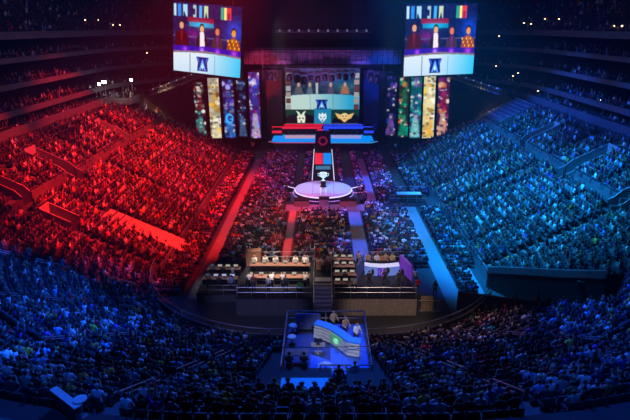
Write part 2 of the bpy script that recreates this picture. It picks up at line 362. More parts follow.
# low detail figure for the uncountable crowd
def crowd_base(armsup=False):
    V, Fc, T = [], [], []
    def loft(rings, tg, cap=True):
        o = len(V); n = len(rings[0])
        for k, r in enumerate(rings):
            for v in r: V.append(v); T.append(tg[k] if isinstance(tg, list) else tg)
        for i in range(len(rings)-1):
            for k in range(n): Fc.append((o+i*n+k, o+i*n+(k+1) % n, o+(i+1)*n+(k+1) % n, o+(i+1)*n+k))
        if n == 4 and cap: Fc.append((o+3, o+2, o+1, o)); e = o+(len(rings)-1)*4; Fc.append((e, e+1, e+2, e+3))
        if n == 6 and cap:
            e = o+(len(rings)-1)*6; Fc.append((e, e+1, e+2, e+3)); Fc.append((e, e+3, e+4, e+5))
    def ell(cx, cy, z, a, b, n=6): return [(cx+a*math.cos(2*PI*k/n), cy+b*math.sin(2*PI*k/n), z) for k in range(n)]
    loft([ell(0, 0, .42, .17, .13), ell(0, -.01, .68, .16, .12), ell(0, 0, .92, .21, .13), ell(0, 0, 1.03, .15, .09), ell(0, .01, 1.07, .055, .055)], 2)
    o = len(V); loft([ell(0, .02, 1.08, .06, .07), ell(0, .02, 1.16, .09, .10), ell(0, .02, 1.25, .10, .11), ell(0, .01, 1.33, .07, .08), ell(0, .01, 1.355, .03, .03)], 0)
    for k in range(o, len(V)):
        x, y, z = V[k]
        if (y < .03 and z > 1.12) or z > 1.3: T[k] = 1
    def limb(p, r, t): loft([[(q[0]-a, q[1]-a*b, q[2]), (q[0]+a, q[1]-a*b, q[2]), (q[0]+a, q[1]+a*b, q[2]+c), (q[0]-a, q[1]+a*b, q[2]+c)] for q, a, b, c in r], t)
    for s in (-1, 1):
        if armsup: limb(0, [((s*.20, 0, .96), .055, 1, 0), ((s*.29, .06, 1.2), .045, 1, 0), ((s*.27, .12, 1.46), .035, 1, 0), ((s*.26, .13, 1.56), .04, .6, 0)], [2, 2, 0, 0])
        else: limb(0, [((s*.21, 0, 1.0), .055, 1, 0), ((s*.25, .06, .74), .045, 1, 0), ((s*.17, .26, .68), .035, .8, .05), ((s*.13, .36, .67), .035, .8, .04)], [2, 2, 0, 0])
        limb(0, [((s*.10, .0, .44), .085, 1, .12), ((s*.13, .43, .46), .065, .3, .10), ((s*.13, .44, .08), .05, 1, 0), ((s*.13, .5, .0), .05, 1.5, 0)], [3, 3, 3, 3])
    return np.array(V), np.array(Fc), np.array(T)
CB = [crowd_base(False), crowd_base(True)]
SHIRTS = [('black', (.012, .012, .015), 26), ('charcoal', (.05, .05, .055), 14), ('navy', (.02, .03, .12), 12), ('grey', (.25, .25, .26), 10), ('white', (.8, .8, .8), 15), ('red', (.6, .03, .04), 7),
          ('sky blue', (.2, .42, .75), 7), ('olive', (.14, .15, .06), 3), ('orange', (.8, .33, .04), 2), ('purple', (.25, .08, .4), 3), ('maroon', (.22, .03, .05), 3), ('teal', (.05, .35, .35), 2), ('yellow', (.8, .6, .08), 1)]
SW = np.array([s[2] for s in SHIRTS], float); SW /= SW.sum()
HAIRS = [('dark', (.02, .014, .01), 60), ('brown', (.09, .045, .02), 25), ('blond', (.45, .30, .12), 10), ('grey', (.35, .34, .33), 5)]
HW = np.array([s[2] for s in HAIRS], float); HW /= HW.sum()
CROWD = []      # x, y, z, yaw, shirt index, hair index, info
SEATS = []      # x, y, z, yaw
def put(x, y, z, yaw, occ=.93, info=None, seat=True):
    if x < -34.3 and 96.6 < y < 103.4 and z < 12.5: return
    if seat: SEATS.append((x, y, z, yaw, info))
    if random.random() < occ: CROWD.append([x+random.gauss(0, .05), y+random.gauss(0, .05), z, yaw+random.gauss(0, .22), int(RNG.choice(len(SHIRTS), p=SW)), int(RNG.choice(4, p=HW)), info])
STAIRS = [9., 28., 48., 68.]
SIDE_STAIRS = [50.4, 57., 70.5, 78., 86., 93.]
PLAT = (-3.3, 3.7, 19.8, 33.6)
def bowl_seats():
    for i in range(NROW):
        R = R0+i*PIT+.35; s = i*PIT+.4
        if i == RAISE_ROW-1: continue
        # sides
        for sd in (-1, 1):
            n = int((YEND-YC)/.56)
            for k in range(n):
                y = YEND-.4-k*.56; x = sd*(HX+R)
                if sd < 0 and i < 9 and 55.0 < y < 59.3: continue
                if in_vom(x, y, s, .3) or any(abs(y-t) < .65 for t in SIDE_STAIRS) or in_void(x, y, s): continue
                emp = sd > 0 and y > 94 and i >= RAISE_ROW
                pr = .0 if emp else (.95 if i < RAISE_ROW else .75)
                if sd < 0 and i >= 20 and y < 75: pr = .35
                if emp: put(x, y, zrow(i, True), sd*PI/2, 0); continue
                yaw = sd*(PI/2-.35); put(x, y, zrow(i, True), yaw, pr)
        # corners
        for sd in (-1, 1):
            L = PI/2*R; n = int(L/.56)
            cnt = {}
            for k in range(n):
                a = math.degrees((k+.5)*.56/R)
                if a > 89.5 or any(abs(a-t)*PI/180*R < .62 for t in STAIRS): continue
                x, y = sd*(HX+R*math.sin(math.radians(a))), YC-R*math.cos(math.radians(a))
                if PLAT[0] < x < PLAT[1] and PLAT[2] < y < PLAT[3]: continue
                if in_void(x, y, s) or in_void(x-.3, y+.3, s) or in_void(x, y-.4, s): continue
                sec = sum(a > t for t in STAIRS); cnt[sec] = cnt.get(sec, 0)+1
                put(x, y, zrow(i, False), sd*math.radians(a)*.8, .9, (i, sd, sec, cnt[sec]))
        for k in range(10):
            x = -2.7+k*.6; y = YC-R
            if PLAT[0] < x < PLAT[1] and PLAT[2] < y < PLAT[3]: continue
            put(x, y, zrow(i, False), 0, .9, (i, 0, 0, k+1))
bowl_seats()
# arena floor blocks
AISL = [(-4.1, .75), (4.5, 1.0), (-12.6, .9), (12.7, 1.0)]
def floor_ok(x, y):
    for c, w in AISL:
        if abs(x-c) < w: return False
    if (x-.2)**2+(y-79.5)**2 < 5.6**2: return False
    if abs(x-.2) < 2.6 and y > 78: return False
    if -5.5 < x < 6 and 70.3 < y < 75.3: return False
    if 6 < x < 12 and 73.5 < y < 76: return False
    if 6.5 < x and 72 < y < 79 and x > 9.6: return False
    if -5.5 < x < -1 and y < 76 and y > 71.5: return False
    if y > 108-abs(x)*.1: return False
    if abs(x-7.4) < .8 and y > 75: return False
    return True
for r in range(66):
    y = 53.4+r*.86
    for k in range(60):
        x = -16.2+k*.55
        if abs(x) > 12.6 and y < 50: continue
        if floor_ok(x, y): put(x+(r % 2)*.2, y, 0, -math.atan2(x*.2, 40), .96 if y < 104 else .7, seat=True)
for r in range(8):
    for k in range(6):
        for sd in (-1, 1):
            x = 14.0+k*.5
            if sd > 0 and x > 15: continue
            put(sd*x, 46.8+r*.85, 0, 0, .9)
for r in range(4):      # standing at the sides of the production platforms
    for k in range(5):
        put(9.6+k*.55, 51.2+r*.9, 0, 0, .0) if k > 9 else None
# boxes and upper deck
for sd in (-1, 1):
    for j, z in enumerate((11.6, 13.7, 17.05, 20.35)):
        for rr, off in ((0, .9), (1, 1.9)):
            P = deck_path(off+j*.2-(1.6 if j == 0 else 0)); 
            for k in range(len(P)-1):
                L = math.dist(P[k][:2], P[k+1][:2]); n = int(L/.8)
                for t in range(n):
                    u = (t+.5)/n; x = P[k][0]*(1-u)+P[k+1][0]*u; y = P[k][1]*(1-u)+P[k+1][1]*u
                    if y < 46: continue
                    put(sd*x, y, z+(.35 if rr else 0), sd*(PI/2-.3), .5)
    for i in range(0, 14):
        P = deck_path(1.45+i*.85)
        for k in range(len(P)-1):
            L = math.dist(P[k][:2], P[k+1][:2]); n = int(L/.75)
            for t in range(n):
                u = (t+.5)/n; x = P[k][0]*(1-u)+P[k+1][0]*u; y = P[k][1]*(1-u)+P[k+1][1]*u
                if y > 46: put(sd*x, y, 23.4+i*.6, sd*(PI/2-.3), .35)
# split into individuals (nearest in view) and the mass
def vis(c):
    px, py, d = project(c[0], c[1], c[2]+1.1); return (-4 < px < 634 and -5 < py < 421), d
vc = [(vis(c)[1], k) for k, c in enumerate(CROWD) if c[6] and vis(c)[0]]
vc.sort(); IND = {k for d, k in vc[:232]}
sname = {0: ('booth', 'inner'), 1: ('inner', 'outer')}
STN = ['inner stairs', 'second stairs', 'third stairs', 'outermost stairs']
GAR = ['shirt', 'hoodie', 'T-shirt', 'jacket', 'sweater']
used = set()
for k in sorted(IND):
    x, y, z, yaw, si, hi, (i, sd, sec, n) = CROWD[k]
    pose = random.choice(['sit', 'sit', 'sit', 'sit_lean', 'sit_phone', 'sit', 'sit_up' if random.random() < .4 else 'sit'])
    side = {-1: 'left', 1: 'right', 0: ''}[sd]
    row = ordn(NROW-i)
    if sd == 0: where = f'{row} row down, {ordn(n)} from the left in centre block'
    elif sec == 0: where = f'{row} row down, {ordn(n)} seat {side} of centre block'
    else: where = f'{row} row down, {ordn(n)} beyond {side} {STN[sec-1]}'
    lab = f'{HAIRS[hi][0]}-haired person in {SHIRTS[si][0]} top, {where}'
    person((x, y, z), yaw, pose, SHIRTS[si][1], HAIRS[hi][0], lab, 'spectators in the nearest rows', random.uniform(.94, 1.06))
def mass(items, bases, name, cols):
    Vs, Fs, Cs, off = [], [], [], 0
    for bi, (bv, bf, bt) in enumerate(bases):
        it = [c for q, c in enumerate(items) if (q*7919 % 100 < 9) == (bi == 1)] if len(bases) > 1 else items
        if not it: continue
        n = len(it); A = np.array([c[:4] for c in it], float); sc = RNG.uniform(.92, 1.08, n)
        cs, sn = np.cos(A[:, 3]), np.sin(A[:, 3]); X = bv[None, :, 0]*sc[:, None]; Y = bv[None, :, 1]*sc[:, None]; Z = bv[None, :, 2]*sc[:, None]
        lean = RNG.normal(.08, .1, n)[:, None]; Y = Y+lean*np.clip(Z-.45, 0, 2)*(1 if cols else 0)
        V = np.stack([A[:, 0, None]+X*cs[:, None]-Y*sn[:, None], A[:, 1, None]+X*sn[:, None]+Y*cs[:, None], A[:, 2, None]+Z], 2).reshape(-1, 3)
        Fq = (bf[None]+(np.arange(n)*len(bv))[:, None, None]).reshape(-1, 4)+off; off += n*len(bv)
        Vs.append(V); Fs.append(Fq)
        if cols:
            skin = np.array([.50, .31, .22])*RNG.uniform(.5, 1.25, (n, 1)); hair = np.array([HAIRS[c[5]][1] for c in it]); sh = np.array([SHIRTS[c[4]][1] for c in it])*RNG.uniform(.7, 1.15, (n, 1)); pa = np.array([(.03, .03, .045)]*n)
            C = np.stack([skin, hair, sh, pa], 1)[:, bt, :].reshape(-1, 3); Cs.append(np.clip(C, 0, 1))
    return colmesh(name, np.concatenate(Vs), np.concatenate(Fs), np.concatenate(Cs) if cols else None, 'crowd' if cols else 'seat')
def in_frame(c):
    px, py, d = project(c[0], c[1], c[2]+1.); return -60 < px < 690 and -40 < py < 450
rest = [c for k, c in enumerate(CROWD) if k not in IND and in_frame(c)]
o = mass(rest, CB, 'crowd', True); tag(o, 'packed arena audience filling the floor blocks, side stands and boxes', 'crowd', kind='stuff')
# seats
def seat_mb():
    m = MB(); m.box((0, .02, .41), (.46, .42, .07)); m.box((0, -.22, .66), (.46, .06, .46)); m.box((0, -.05, .19), (.06, .2, .38))
    for s in (-1, 1): m.box((s*.255, 0, .55), (.04, .36, .04)); m.box((s*.255, -.1, .3), (.035, .05, .6))
    return m
sm = seat_mb(); sbase = (np.array(sm.v), np.array(sm.f), None)
vs_ = [(vis(c)[1], k) for k, c in enumerate(SEATS) if c[4] and vis(c)[0]]; vs_.sort(); SI = {k for d, k in vs_[:285]}
seat0 = None
for k in sorted(SI):
    x, y, z, yaw, (i, sd, sec, n) = SEATS[k]
    if seat0 is None: so = seat0 = seat_mb().build('arena_seat', 'seat')
    else: so = seat0.copy(); COL.objects.link(so)
    so.location = (x, y, z); so.rotation_euler = (0, 0, yaw); side = {-1: 'left', 1: 'right', 0: ''}[sd]; row = ordn(NROW-i)
    if sd == 0: w = f'{row} row down, {ordn(n)} from the left in centre block'
    elif sec == 0: w = f'{row} row down, {ordn(n)} seat {side} of centre block'
    else: w = f'{row} row down, {ordn(n)} beyond {side} {STN[sec-1]}'
    tag(so, f'dark folding seat, {w}', 'seat', 'folding seats in the nearest rows')
rs = [c for k, c in enumerate(SEATS) if k not in SI and in_frame(c) and not (abs(c[0]) > 31 and c[1] > 94 and c[0] > 0)]
tag(mass(rs, [sbase], 'seating', False), 'rows of dark plastic seats under the audience', 'seats', kind='stuff')
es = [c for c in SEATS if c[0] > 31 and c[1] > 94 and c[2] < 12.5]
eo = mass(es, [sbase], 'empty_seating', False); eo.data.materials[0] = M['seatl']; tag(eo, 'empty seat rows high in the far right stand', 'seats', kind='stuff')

# ------------------------------------------------------------------ aisle floors on the arena floor
def slab(name, x0, x1, y0, y1, z, m): return tag(box(name, ((x0+x1)/2, (y0+y1)/2, z/2), (x1-x0, y1-y0, z), m), kind='structure')
slab('floor_aisle_inner_left', -4.6, -3.65, 53, 75, .03, 'carpet'); slab('floor_aisle_inner_right', 3.7, 5.4, 52, 72, .03, 'carpet'); slab('floor_aisle_inner_right_far', 6.6, 8.2, 75, 104, .03, 'carpet')
slab('floor_aisle_left', -13.1, -11.9, 46, 104, .03, 'carpet'); slab('floor_aisle_right', 11.9, 13.6, 42, 80, .03, 'carpet'); slab('floor_cross_aisle', -5.4, 11.9, 72.1, 75., .035, 'carpet')
slab('floor_aisle_diagonal_right', 15.2, 16.1, 46, 56, .03, 'carpet')

# ------------------------------------------------------------------ drawing helper for LED pictures
class Pic:
    def __init__(s, w, h, bg=(0, 0, 0)):
        s.w, s.h = w, h; s.a = np.ones((h, w, 3))*np.array(bg); yy, xx = np.mgrid[0:h, 0:w]; s.x, s.y = (xx+.5)/w, (yy+.5)/h
    def mask(s, m, c, a=1.): s.a[m] = s.a[m]*(1-a)+np.array(c)*a
    def rect(s, x0, y0, x1, y1, c, a=1.): s.mask((s.x >= x0) & (s.x < x1) & (s.y >= y0) & (s.y < y1), c, a)
    def ell(s, cx, cy, rx, ry, c, a=1.): s.mask(((s.x-cx)/rx)**2+((s.y-cy)/ry)**2 < 1, c, a)
    def poly(s, P, c, a=1.):
        ins = np.zeros(s.x.shape, bool); n = len(P)
        for i in range(n):
            (x1, y1), (x2, y2) = P[i], P[(i+1) % n]
            if y1 == y2: continue
            ins ^= ((s.y < y1) != (s.y < y2)) & (s.x < (x2-x1)*(s.y-y1)/(y2-y1)+x1)
        s.mask(ins, c, a)
    def glow(s, cx, cy, rx, ry, c): g = np.exp(-(((s.x-cx)/rx)**2+((s.y-cy)/ry)**2)); s.a += g[..., None]*np.array(c)
    def noise(s, k, c, seed=0):
        r = np.random.default_rng(seed); g = r.random((k, k)); iy = (s.y*k).astype(int).clip(0, k-1); ix = (s.x*k).astype(int).clip(0, k-1); s.a += g[iy, ix][..., None]*np.array(c)
    def build(s, name, w, h, parent=None, gain=1.):
        """face looks to local -Y, centred in x, bottom at z=0"""
        H, W = s.h, s.w; gx, gz = np.meshgrid(np.linspace(-w/2, w/2, W), np.linspace(h, 0, H)); V = np.stack([gx.ravel(), np.zeros(W*H), gz.ravel()], 1)
        a = np.arange(W*H).reshape(H, W); Fq = np.stack([a[:-1, :-1], a[1:, :-1], a[1:, 1:], a[:-1, 1:]], -1).reshape(-1, 4)
        c = np.clip(s.a, 0, 1); k_ = np.pad(c, ((1, 1), (1, 1), (0, 0)), 'edge'); c = (k_[:-2, 1:-1]+k_[2:, 1:-1]+k_[1:-1, :-2]+k_[1:-1, 2:]+2*c)/6
        return colmesh(name, V, Fq, (c**1.45).reshape(-1, 3)*gain, 'screen', parent)
def crest(p, cx, cy, w, h):
    p.poly([(cx-w/2, cy-h*.42), (cx+w/2, cy-h*.42), (cx+w*.36, cy-h*.1), (cx+w*.42, cy+h*.42), (cx-w*.42, cy+h*.42), (cx-w*.36, cy-h*.1)], (.01, .04, .30))
    p.poly([(cx, cy-h*.32), (cx+w*.26, cy+h*.36), (cx+w*.14, cy+h*.36), (cx, cy-h*.08), (cx-w*.14, cy+h*.36), (cx-w*.26, cy+h*.36)], (.25, .55, 1.))
    p.poly([(cx, cy-h*.05), (cx+w*.1, cy+h*.15), (cx, cy+h*.34), (cx-w*.1, cy+h*.15)], (.6, .85, 1.))
    p.poly([(cx-w*.46, cy-h*.38), (cx-w*.28, cy-h*.30), (cx-w*.22, cy+h*.02)], (.1, .25, .8)); p.poly([(cx+w*.46, cy-h*.38), (cx+w*.28, cy-h*.30), (cx+w*.22, cy+h*.02)], (.1, .25, .8))
def desk_show():
    p = Pic(170, 160, (.008, .012, .10))
    # back wall lettering strip, only partly legible
    for x, w, c in ((.02, .035, (.55, .75, .8)), (.075, .05, (.05, .35, .8)), (.155, .06, (.45, .7, .8)), (.30, .05, (.45, .6, .6)), (.39, .04, (.1, .5, .9)), (.46, .06, (.6, .7, .45)), (.70, .04, (.05, .45, .3)), (.745, .04, (.9, .8, .3)), (.79, .055, (.85, .08, .02))):
        p.rect(x, .03, x+w, .20, c)
    p.poly([(.165, .12), (.20, .20), (.155, .20)], (.01, .01, .08)); p.poly([(.30, .08), (.33, .08), (.33, .16), (.30, .16)], (.02, .02, .1)); p.poly([(.47, .2), (.49, .11), (.51, .2)], (.02, .02, .1)); p.rect(.80, .1, .83, .20, (.4, .02, .02))
    p.rect(.22, .20, .60, .27, (.35, .01, .04)); p.rect(.24, .27, .60, .33, (.02, .30, .45)); p.glow(.42, .30, .12, .05, (.0, .25, .35)); p.glow(.9, .35, .12, .15, (.0, .10, .55)); p.glow(.3, .45, .1, .08, (.25, .0, .15))
    p.rect(.0, .47, 1, .485, (.15, .15, .3)); p.noise(26, (.03, .03, .09), 3)
    def man(cx, w, coat, face, top=.33, shirt=None):
        p.poly([(cx-w, .64), (cx-w*.85, top+.14), (cx-w*.3, top+.08), (cx+w*.3, top+.08), (cx+w*.85, top+.14), (cx+w, .64)], coat)
        if shirt: p.poly([(cx-w*.2, top+.09), (cx+w*.2, top+.09), (cx, .62)], shirt)
        p.ell(cx, top, .036, .062, (.06, .02, .02)); p.ell(cx, top+.018, .030, .050, face)
    man(.13, .11, (.13, .005, .01), (.75, .45, .28), .31, (.3, .02, .03)); man(.43, .085, (.07, .02, .03), (.75, .5, .3), .34, (.9, .8, .85)); p.poly([(.40, .40), (.46, .40), (.475, .66), (.40, .66)], (.85, .78, .82))
    man(.655, .085, (.13, .06, .09), (.75, .28, .15), .36, (.3, .05, .35)); man(.89, .10, (.45, .12, .01), (.8, .42, .08), .36, (.5, .25, .02))
    for k in range(9): p.rect(.80+k*.02, .47+(k % 3)*.05, .815+k*.02, .50+(k % 3)*.05, (.9, .6, .1))
    p.poly([(0, .62), (.5, .60), (1, .62), (1, .70), (.5, .67), (0, .70)], (.08, .02, .45)); p.glow(.18, .66, .03, .03, (.5, .1, .5)); p.glow(.43, .66, .03, .04, (.6, .3, .7)); p.glow(.66, .66, .03, .04, (.5, .1, .5)); p.glow(.9, .66, .04, .04, (.5, .1, .3))
    p.poly([(0, .70), (.5, .665), (1, .70), (1, .74), (.5, .70), (0, .74)], (.35, .27, .30))
    P = (p.y > .73-.03*(1-((p.x-.5)/.5)**2)); cx = np.clip((p.x-.45)/.55, 0, 1)[..., None]
    c = (1-cx)*np.array([.72, .80, .86])+cx*np.array([.08, .62, .85]); t = np.clip((p.y-.73)/.27, 0, 1)[..., None]; c = c*(1-t*.15)+np.array([.0, .45, .75])*t*.15
    p.a[P] = c[P]; p.rect(.25, .72, .256, 1, (.2, .3, .4)); p.rect(.62, .72, .626, 1, (.1, .35, .5)); crest(p, .44, .86, .19, .25)
    return p
def hanging_screen(center, w, h, yaw, roll, pitch, label):
    r = empty('video_screen', center, 0, label=label, cat='screen', group='hanging video screens'); r.rotation_mode = 'XYZ'; r.rotation_euler = (pitch, roll, yaw)
    d = desk_show().build('display', w, h, r, 1.25); d.location = (0, -.06, 0)
    MB().box((0, .5, h/2), (w+.4, 1.0, h+.4)).build('housing', 'black', r)
    m = MB()
    for s in (-1, 1): m.tube([(s*w*.35, .5, h+.2), (s*w*.35, .5, h+14)], .06)
    m.build('hanging_cable', 'steel', r)
    return r
a = on_y(206.5, 74, 104); hanging_screen(a, 13.6, 12.4, math.radians(-14), math.radians(5.), 0, 'left of two big hanging screens, showing four people at a white curved desk')
a = on_y(438.5, 75, 104); hanging_screen(a, 14.0, 12.6, math.radians(12), math.radians(-1.), 0, 'right of two big hanging screens, showing four people at a white curved desk')

# ------------------------------------------------------------------ banner LED columns (plain abstract pictures)
def banner_pic(k):
    pals = [[(.5, .08, .06), (.75, .8, .75), (.05, .35, .35), (.02, .02, .05)], [(.75, .45, .05), (.9, .85, .6), (.25, .12, .02), (.95, .9, .75)], [(.15, .12, .55), (.6, .6, .9), (.02, .35, .8), (.05, .05, .3)], [(.02, .06, .22), (.03, .2, .35), (.2, .35, .6), (.01, .02, .08)], [(.05, .12, .6), (.75, .7, .85), (.45, .02, .2), (.25, .1, .5)],
            [(.02, .04, .3), (.15, .1, .5), (.35, .2, .5), (.01, .01, .08)], [(.05, .3, .12), (.8, .25, .05), (.0, .45, .3), (.1, .1, .03)], [(.02, .12, .3), (.3, .12, .4), (.5, .8, .8), (.02, .4, .4)], [(.95, .9, .65), (.85, .5, .05), (.98, .95, .75), (.5, .4, .15)], [(.55, .03, .12), (.85, .3, .05), (.9, .65, .5), (.25, .02, .2)]]
    c = pals[k]; p = Pic(20, 84, [x*.5 for x in c[3]]); r = random.Random(40+k)
    if k == 8: p = Pic(20, 84, (.75, .7, .42))
    for j in range(46):
        q = c[r.randrange(4)]; v = r.uniform(.3, 1.5); p.ell(r.random(), r.random(), r.uniform(.10, .32), r.uniform(.012, .05), [min(1, x*v) for x in q], .8)
    p.ell(.5, .14, .22, .04, c[1], .7); p.poly([(.2, .5), (.35, .22), (.65, .22), (.85, .5)], c[0], .45); p.poly([(.1, .98), (.3, .62), (.7, .62), (.95, .98)], c[1 if k in (1, 8, 4) else 2], .55)
    for j in range(26): p.ell(r.random(), r.random(), r.uniform(.04, .2), r.uniform(.006, .02), (.9, .9, .85) if j % 3 == 0 else (.02, .02, .04), .7)
    if k == 2: p.ell(.5, .66, .36, .085, (.1, .55, 1.)); p.ell(.55, .66, .2, .05, (.02, .05, .3)); p.rect(.5, .65, .85, .68, (.1, .55, 1.))
    return p
xs = [(195, 205, 82, 136), (209.3, 220, 78, 138), (223.5, 234.3, 79, 138), (237.5, 246, 80, 137), (249.5, 260, 72, 138), (386.5, 396, 76, 136), (399, 409, 76, 137), (410.8, 421.6, 76, 138), (424, 435.5, 76, 138), (438.3, 449.5, 77, 136)]
bl = ['red and teal abstract banner, outermost on the left of the stage', 'gold and cream abstract banner, second column left of the stage', 'violet banner with a pale blue ring, left of the stage', 'dim navy abstract banner, second nearest the stage on the left', 'white and purple abstract banner beside the red-lit wall panel',
      'dim blue banner beside the blue-lit wall panel', 'green and orange abstract banner right of the stage', 'teal and purple abstract banner right of the stage', 'pale yellow bright banner right of the stage', 'crimson and orange banner, outermost on the right of the stage']
for k, (x0, x1, y0, y1) in enumerate(xs):
    Y = 113.5 if k in (4, 5) else 112.; ym = (y0+y1)/2; A = on_y(x0, ym, Y); B = on_y(x1, ym, Y); w = B[0]-A[0]; A = (A[0], Y, on_y(x0, y1, Y)[2]); h = on_y(x0, y0, Y)[2]-A[2]; B = (A[0]+w, Y, A[2]+h)
    r = empty('led_banner', ((A[0]+B[0])/2, Y, A[2]), 0, label=bl[k], cat='banner', group='LED banner columns beside the stage'); r.rotation_euler = (0, math.radians((0, 0, 0, 0, 0, 0, -.5, -1, -1.5, -1.5)[k]), 0)
    p_ = banner_pic(k).build('display', w, h, r, 1.1 if k not in (3, 5) else .9); p_.location = (0, -.05, 0); MB().box((0, .2, h/2), (w+.1, .4, h+.2)).build('housing', 'black', r)
    MB().box((0, .3, -A[2]/2), (w*.4, .3, A[2])).build('support', 'black', r)

# ------------------------------------------------------------------ stage
r = empty('stage', (0, 112, 0), 0, label='wide raised stage with glowing cyan floor below the centre screen', cat='stage')
m = MB(); O = [(-11.5, 1.5), (-10.2, 0), (10.4, 0), (11.9, 1.5), (11.9, 12), (-11.5, 12)]
for z in (0, 1.5): m.add([(x, y, z) for x, y in O], [tuple(range(6))])
m.strip([(x, y, 0) for x, y in O+[O[0]]], [(x, y, 1.5) for x, y in O+[O[0]]]); m.build('deck', 'black', r)
m = MB(); I = [(-10.9, 1.7), (-9.8, .7), (10., .7), (11.2, 1.7), (11.2, 9.2), (-10.9, 9.2)]; m.add([(x, y, 1.53) for x, y in I], [tuple(range(6))]); m.build('led_floor', 'lit_cy', r)
m = MB(); m.tube([(-11.5, 1.4, 1.55), (-10.2, -.05, 1.55), (0, -.05, 1.55)], .07); m.build('edge_light', mat('pink_edge', (.3, .1, .2), emit=(.7, .10, .30), es=.8), r)
m = MB(); m.tube([(.3, -.05, 1.55), (10.4, -.05, 1.55), (11.9, 1.4, 1.55)], .07); m.build('edge_light', mat('blue_edge', (.1, .2, .4), emit=(.1, .45, 1.), es=.9), r)
MB().box((0, 12.3, 1.6), (23.6, 3.4, 3.1)).build('riser', 'black', r)
m = MB(); m.box((-5.8, 10.5, 2.9), (11.4, .12, .55)); m.build('step_light', 'lit_r', r); m = MB(); m.box((6., 10.5, 2.9), (11.4, .12, .55)); m.build('step_light', 'lit_b', r)
for s, mm, lb in ((-1, 'lit_r', 'red glowing side block at the left stage end'), (1, 'lit_b', 'blue glowing side block at the right stage end')):
    r2 = empty('side_block', (s*10.4+.2, 121.0, 1.5), 0, label=lb, cat='stage block'); MB().box((0, 0, .8), (2.6, 2.4, 1.5), taper=.8).build('body', 'black', r2); MB().box((0, -1.15, .9), (2.2, .08, .55)).build('light_panel', mm, r2)
def wpos(px, py, Y): return on_y(px, py, Y)
for s, (x0, x1), mm, lb in ((-1, (266, 283), 'redlitpanel', 'tall dark red wall panel left of the centre screen'), (1, (363, 379), 'bluepanel', 'tall wall panel with blue light put into its colour, right of the centre screen')):
    A = wpos(x0, 100, 126); B = wpos(x1, 100, 126); A = (A[0], 126, wpos(x0, 131, 126)[2]); B = (B[0], 126, wpos(x1, 70, 126)[2]); r2 = empty('wall_panel', ((A[0]+B[0])/2, 126, A[2]), 0, label=lb, cat='panel')
    w, h = B[0]-A[0], B[2]-A[2]; MB().box((0, 0, h/2), (w, .4, h)).build('board', mm, r2); m = MB()  # red and blue light on the boards is put into their colour
    for t in (-1, 1): m.box((t*w/2, -.1, h/2), (.25, .5, h))
    m.build('edge_frame', 'black', r2)
# centre screen
A = wpos(285.5, 95, 125.5); B = wpos(359.5, 95, 125.5); A = (A[0], 125.5, wpos(300, 123.5, 125.5)[2]); B = (B[0], 125.5, wpos(300, 67.5, 125.5)[2]); W_, H_ = B[0]-A[0], B[2]-A[2]
r = empty('centre_screen', ((A[0]+B[0])/2, 125.5, A[2]), 0, label='big centre stage screen showing a white desk above three team emblems', cat='screen')
p = Pic(220, 165, (.02, .05, .10)); p.noise(30, (.04, .07, .12), 5); p.glow(.3, .1, .1, .1, (.1, .05, .2)); p.glow(.7, .2, .2, .1, (.0, .1, .25)); p.glow(.8, .35, .15, .08, (.05, .15, .1))
for cx, c, w in ((.18, (.18, .2, .2), .07), (.33, (.2, .25, .3), .05), (.61, (.2, .15, .25), .05), (.80, (.5, .25, .15), .07)): p.poly([(cx-w, .50), (cx-w*.5, .33), (cx+w*.5, .33), (cx+w, .5)], c); p.ell(cx, .30, .02, .04, (.6, .45, .35))
p.rect(.41, .26, .44, .50, (.55, .6, .6)); p.rect(.10, .46, .9, .50, (.10, .18, .3))
P = (p.y > .50-.035*(1-((p.x-.5)/.5)**2)) & (p.y < .74); cx = np.clip((p.x-.3)/.6, 0, 1)[..., None]; c = (1-cx)*np.array([.62, .78, .74])+cx*np.array([.05, .50, .72]); p.a[P] = c[P]
P = (p.y >= .74); p.a[P] = (.02, .10, .07); p.ell(.2, 1.0, .28, .18, (.008, .01, .012)); p.ell(.84, 1.0, .22, .18, (.008, .01, .015)); p.rect(.385, .72, .62, 1, (.03, .35, .55))
p.rect(.33, .45, .335, .75, (.1, .3, .35)); p.rect(.64, .45, .645, .75, (.03, .3, .4)); crest(p, .49, .65, .17, .20)
for x in (0.01, .925): 
    for q in range(6): p.rect(x, .10+q*.11, x+.065, .19+q*.11, ((.5, .42, .38), (.25, .1, .08), (.5, .5, .5))[(q+int(x*9)) % 3])
# emblems: rabbit-like, crest with mask, golden wings
w_ = (.85, .9, .75)
p.poly([(.16, .98), (.155, .86), (.19, .83), (.24, .83), (.265, .86), (.26, .98)], w_); p.poly([(.14, .76), (.185, .79), (.205, .84), (.18, .86)], w_); p.poly([(.275, .76), (.235, .79), (.215, .84), (.24, .86)], w_); p.ell(.19, .90, .012, .015, (.1, .15, .1)); p.ell(.235, .90, .012, .015, (.1, .15, .1)); p.rect(.20, .94, .22, .98, (.1, .2, .15))
p.poly([(.50, .98), (.445, .90), (.45, .80), (.48, .83), (.50, .79), (.52, .83), (.55, .80), (.555, .90)], (.8, .92, .95)); p.poly([(.46, .86), (.49, .88), (.48, .91)], (.02, .1, .3)); p.poly([(.54, .86), (.51, .88), (.52, .91)], (.02, .1, .3)); p.rect(.49, .92, .51, .96, (.05, .2, .4))
g_ = (.85, .62, .25); p.poly([(.67, .80), (.76, .84), (.80, .82), (.84, .84), (.93, .80), (.89, .90), (.85, .92), (.80, .98), (.75, .92), (.71, .90)], g_); p.ell(.80, .86, .05, .055, (.9, .75, .45)); p.rect(.765, .85, .79, .87, (.5, .2, .1)); p.rect(.81, .85, .835, .87, (.5, .2, .1)); p.rect(.78, .90, .82, .915, (.5, .2, .1))
p.rect(.0, .995, 1, 1, (.5, .5, .5))
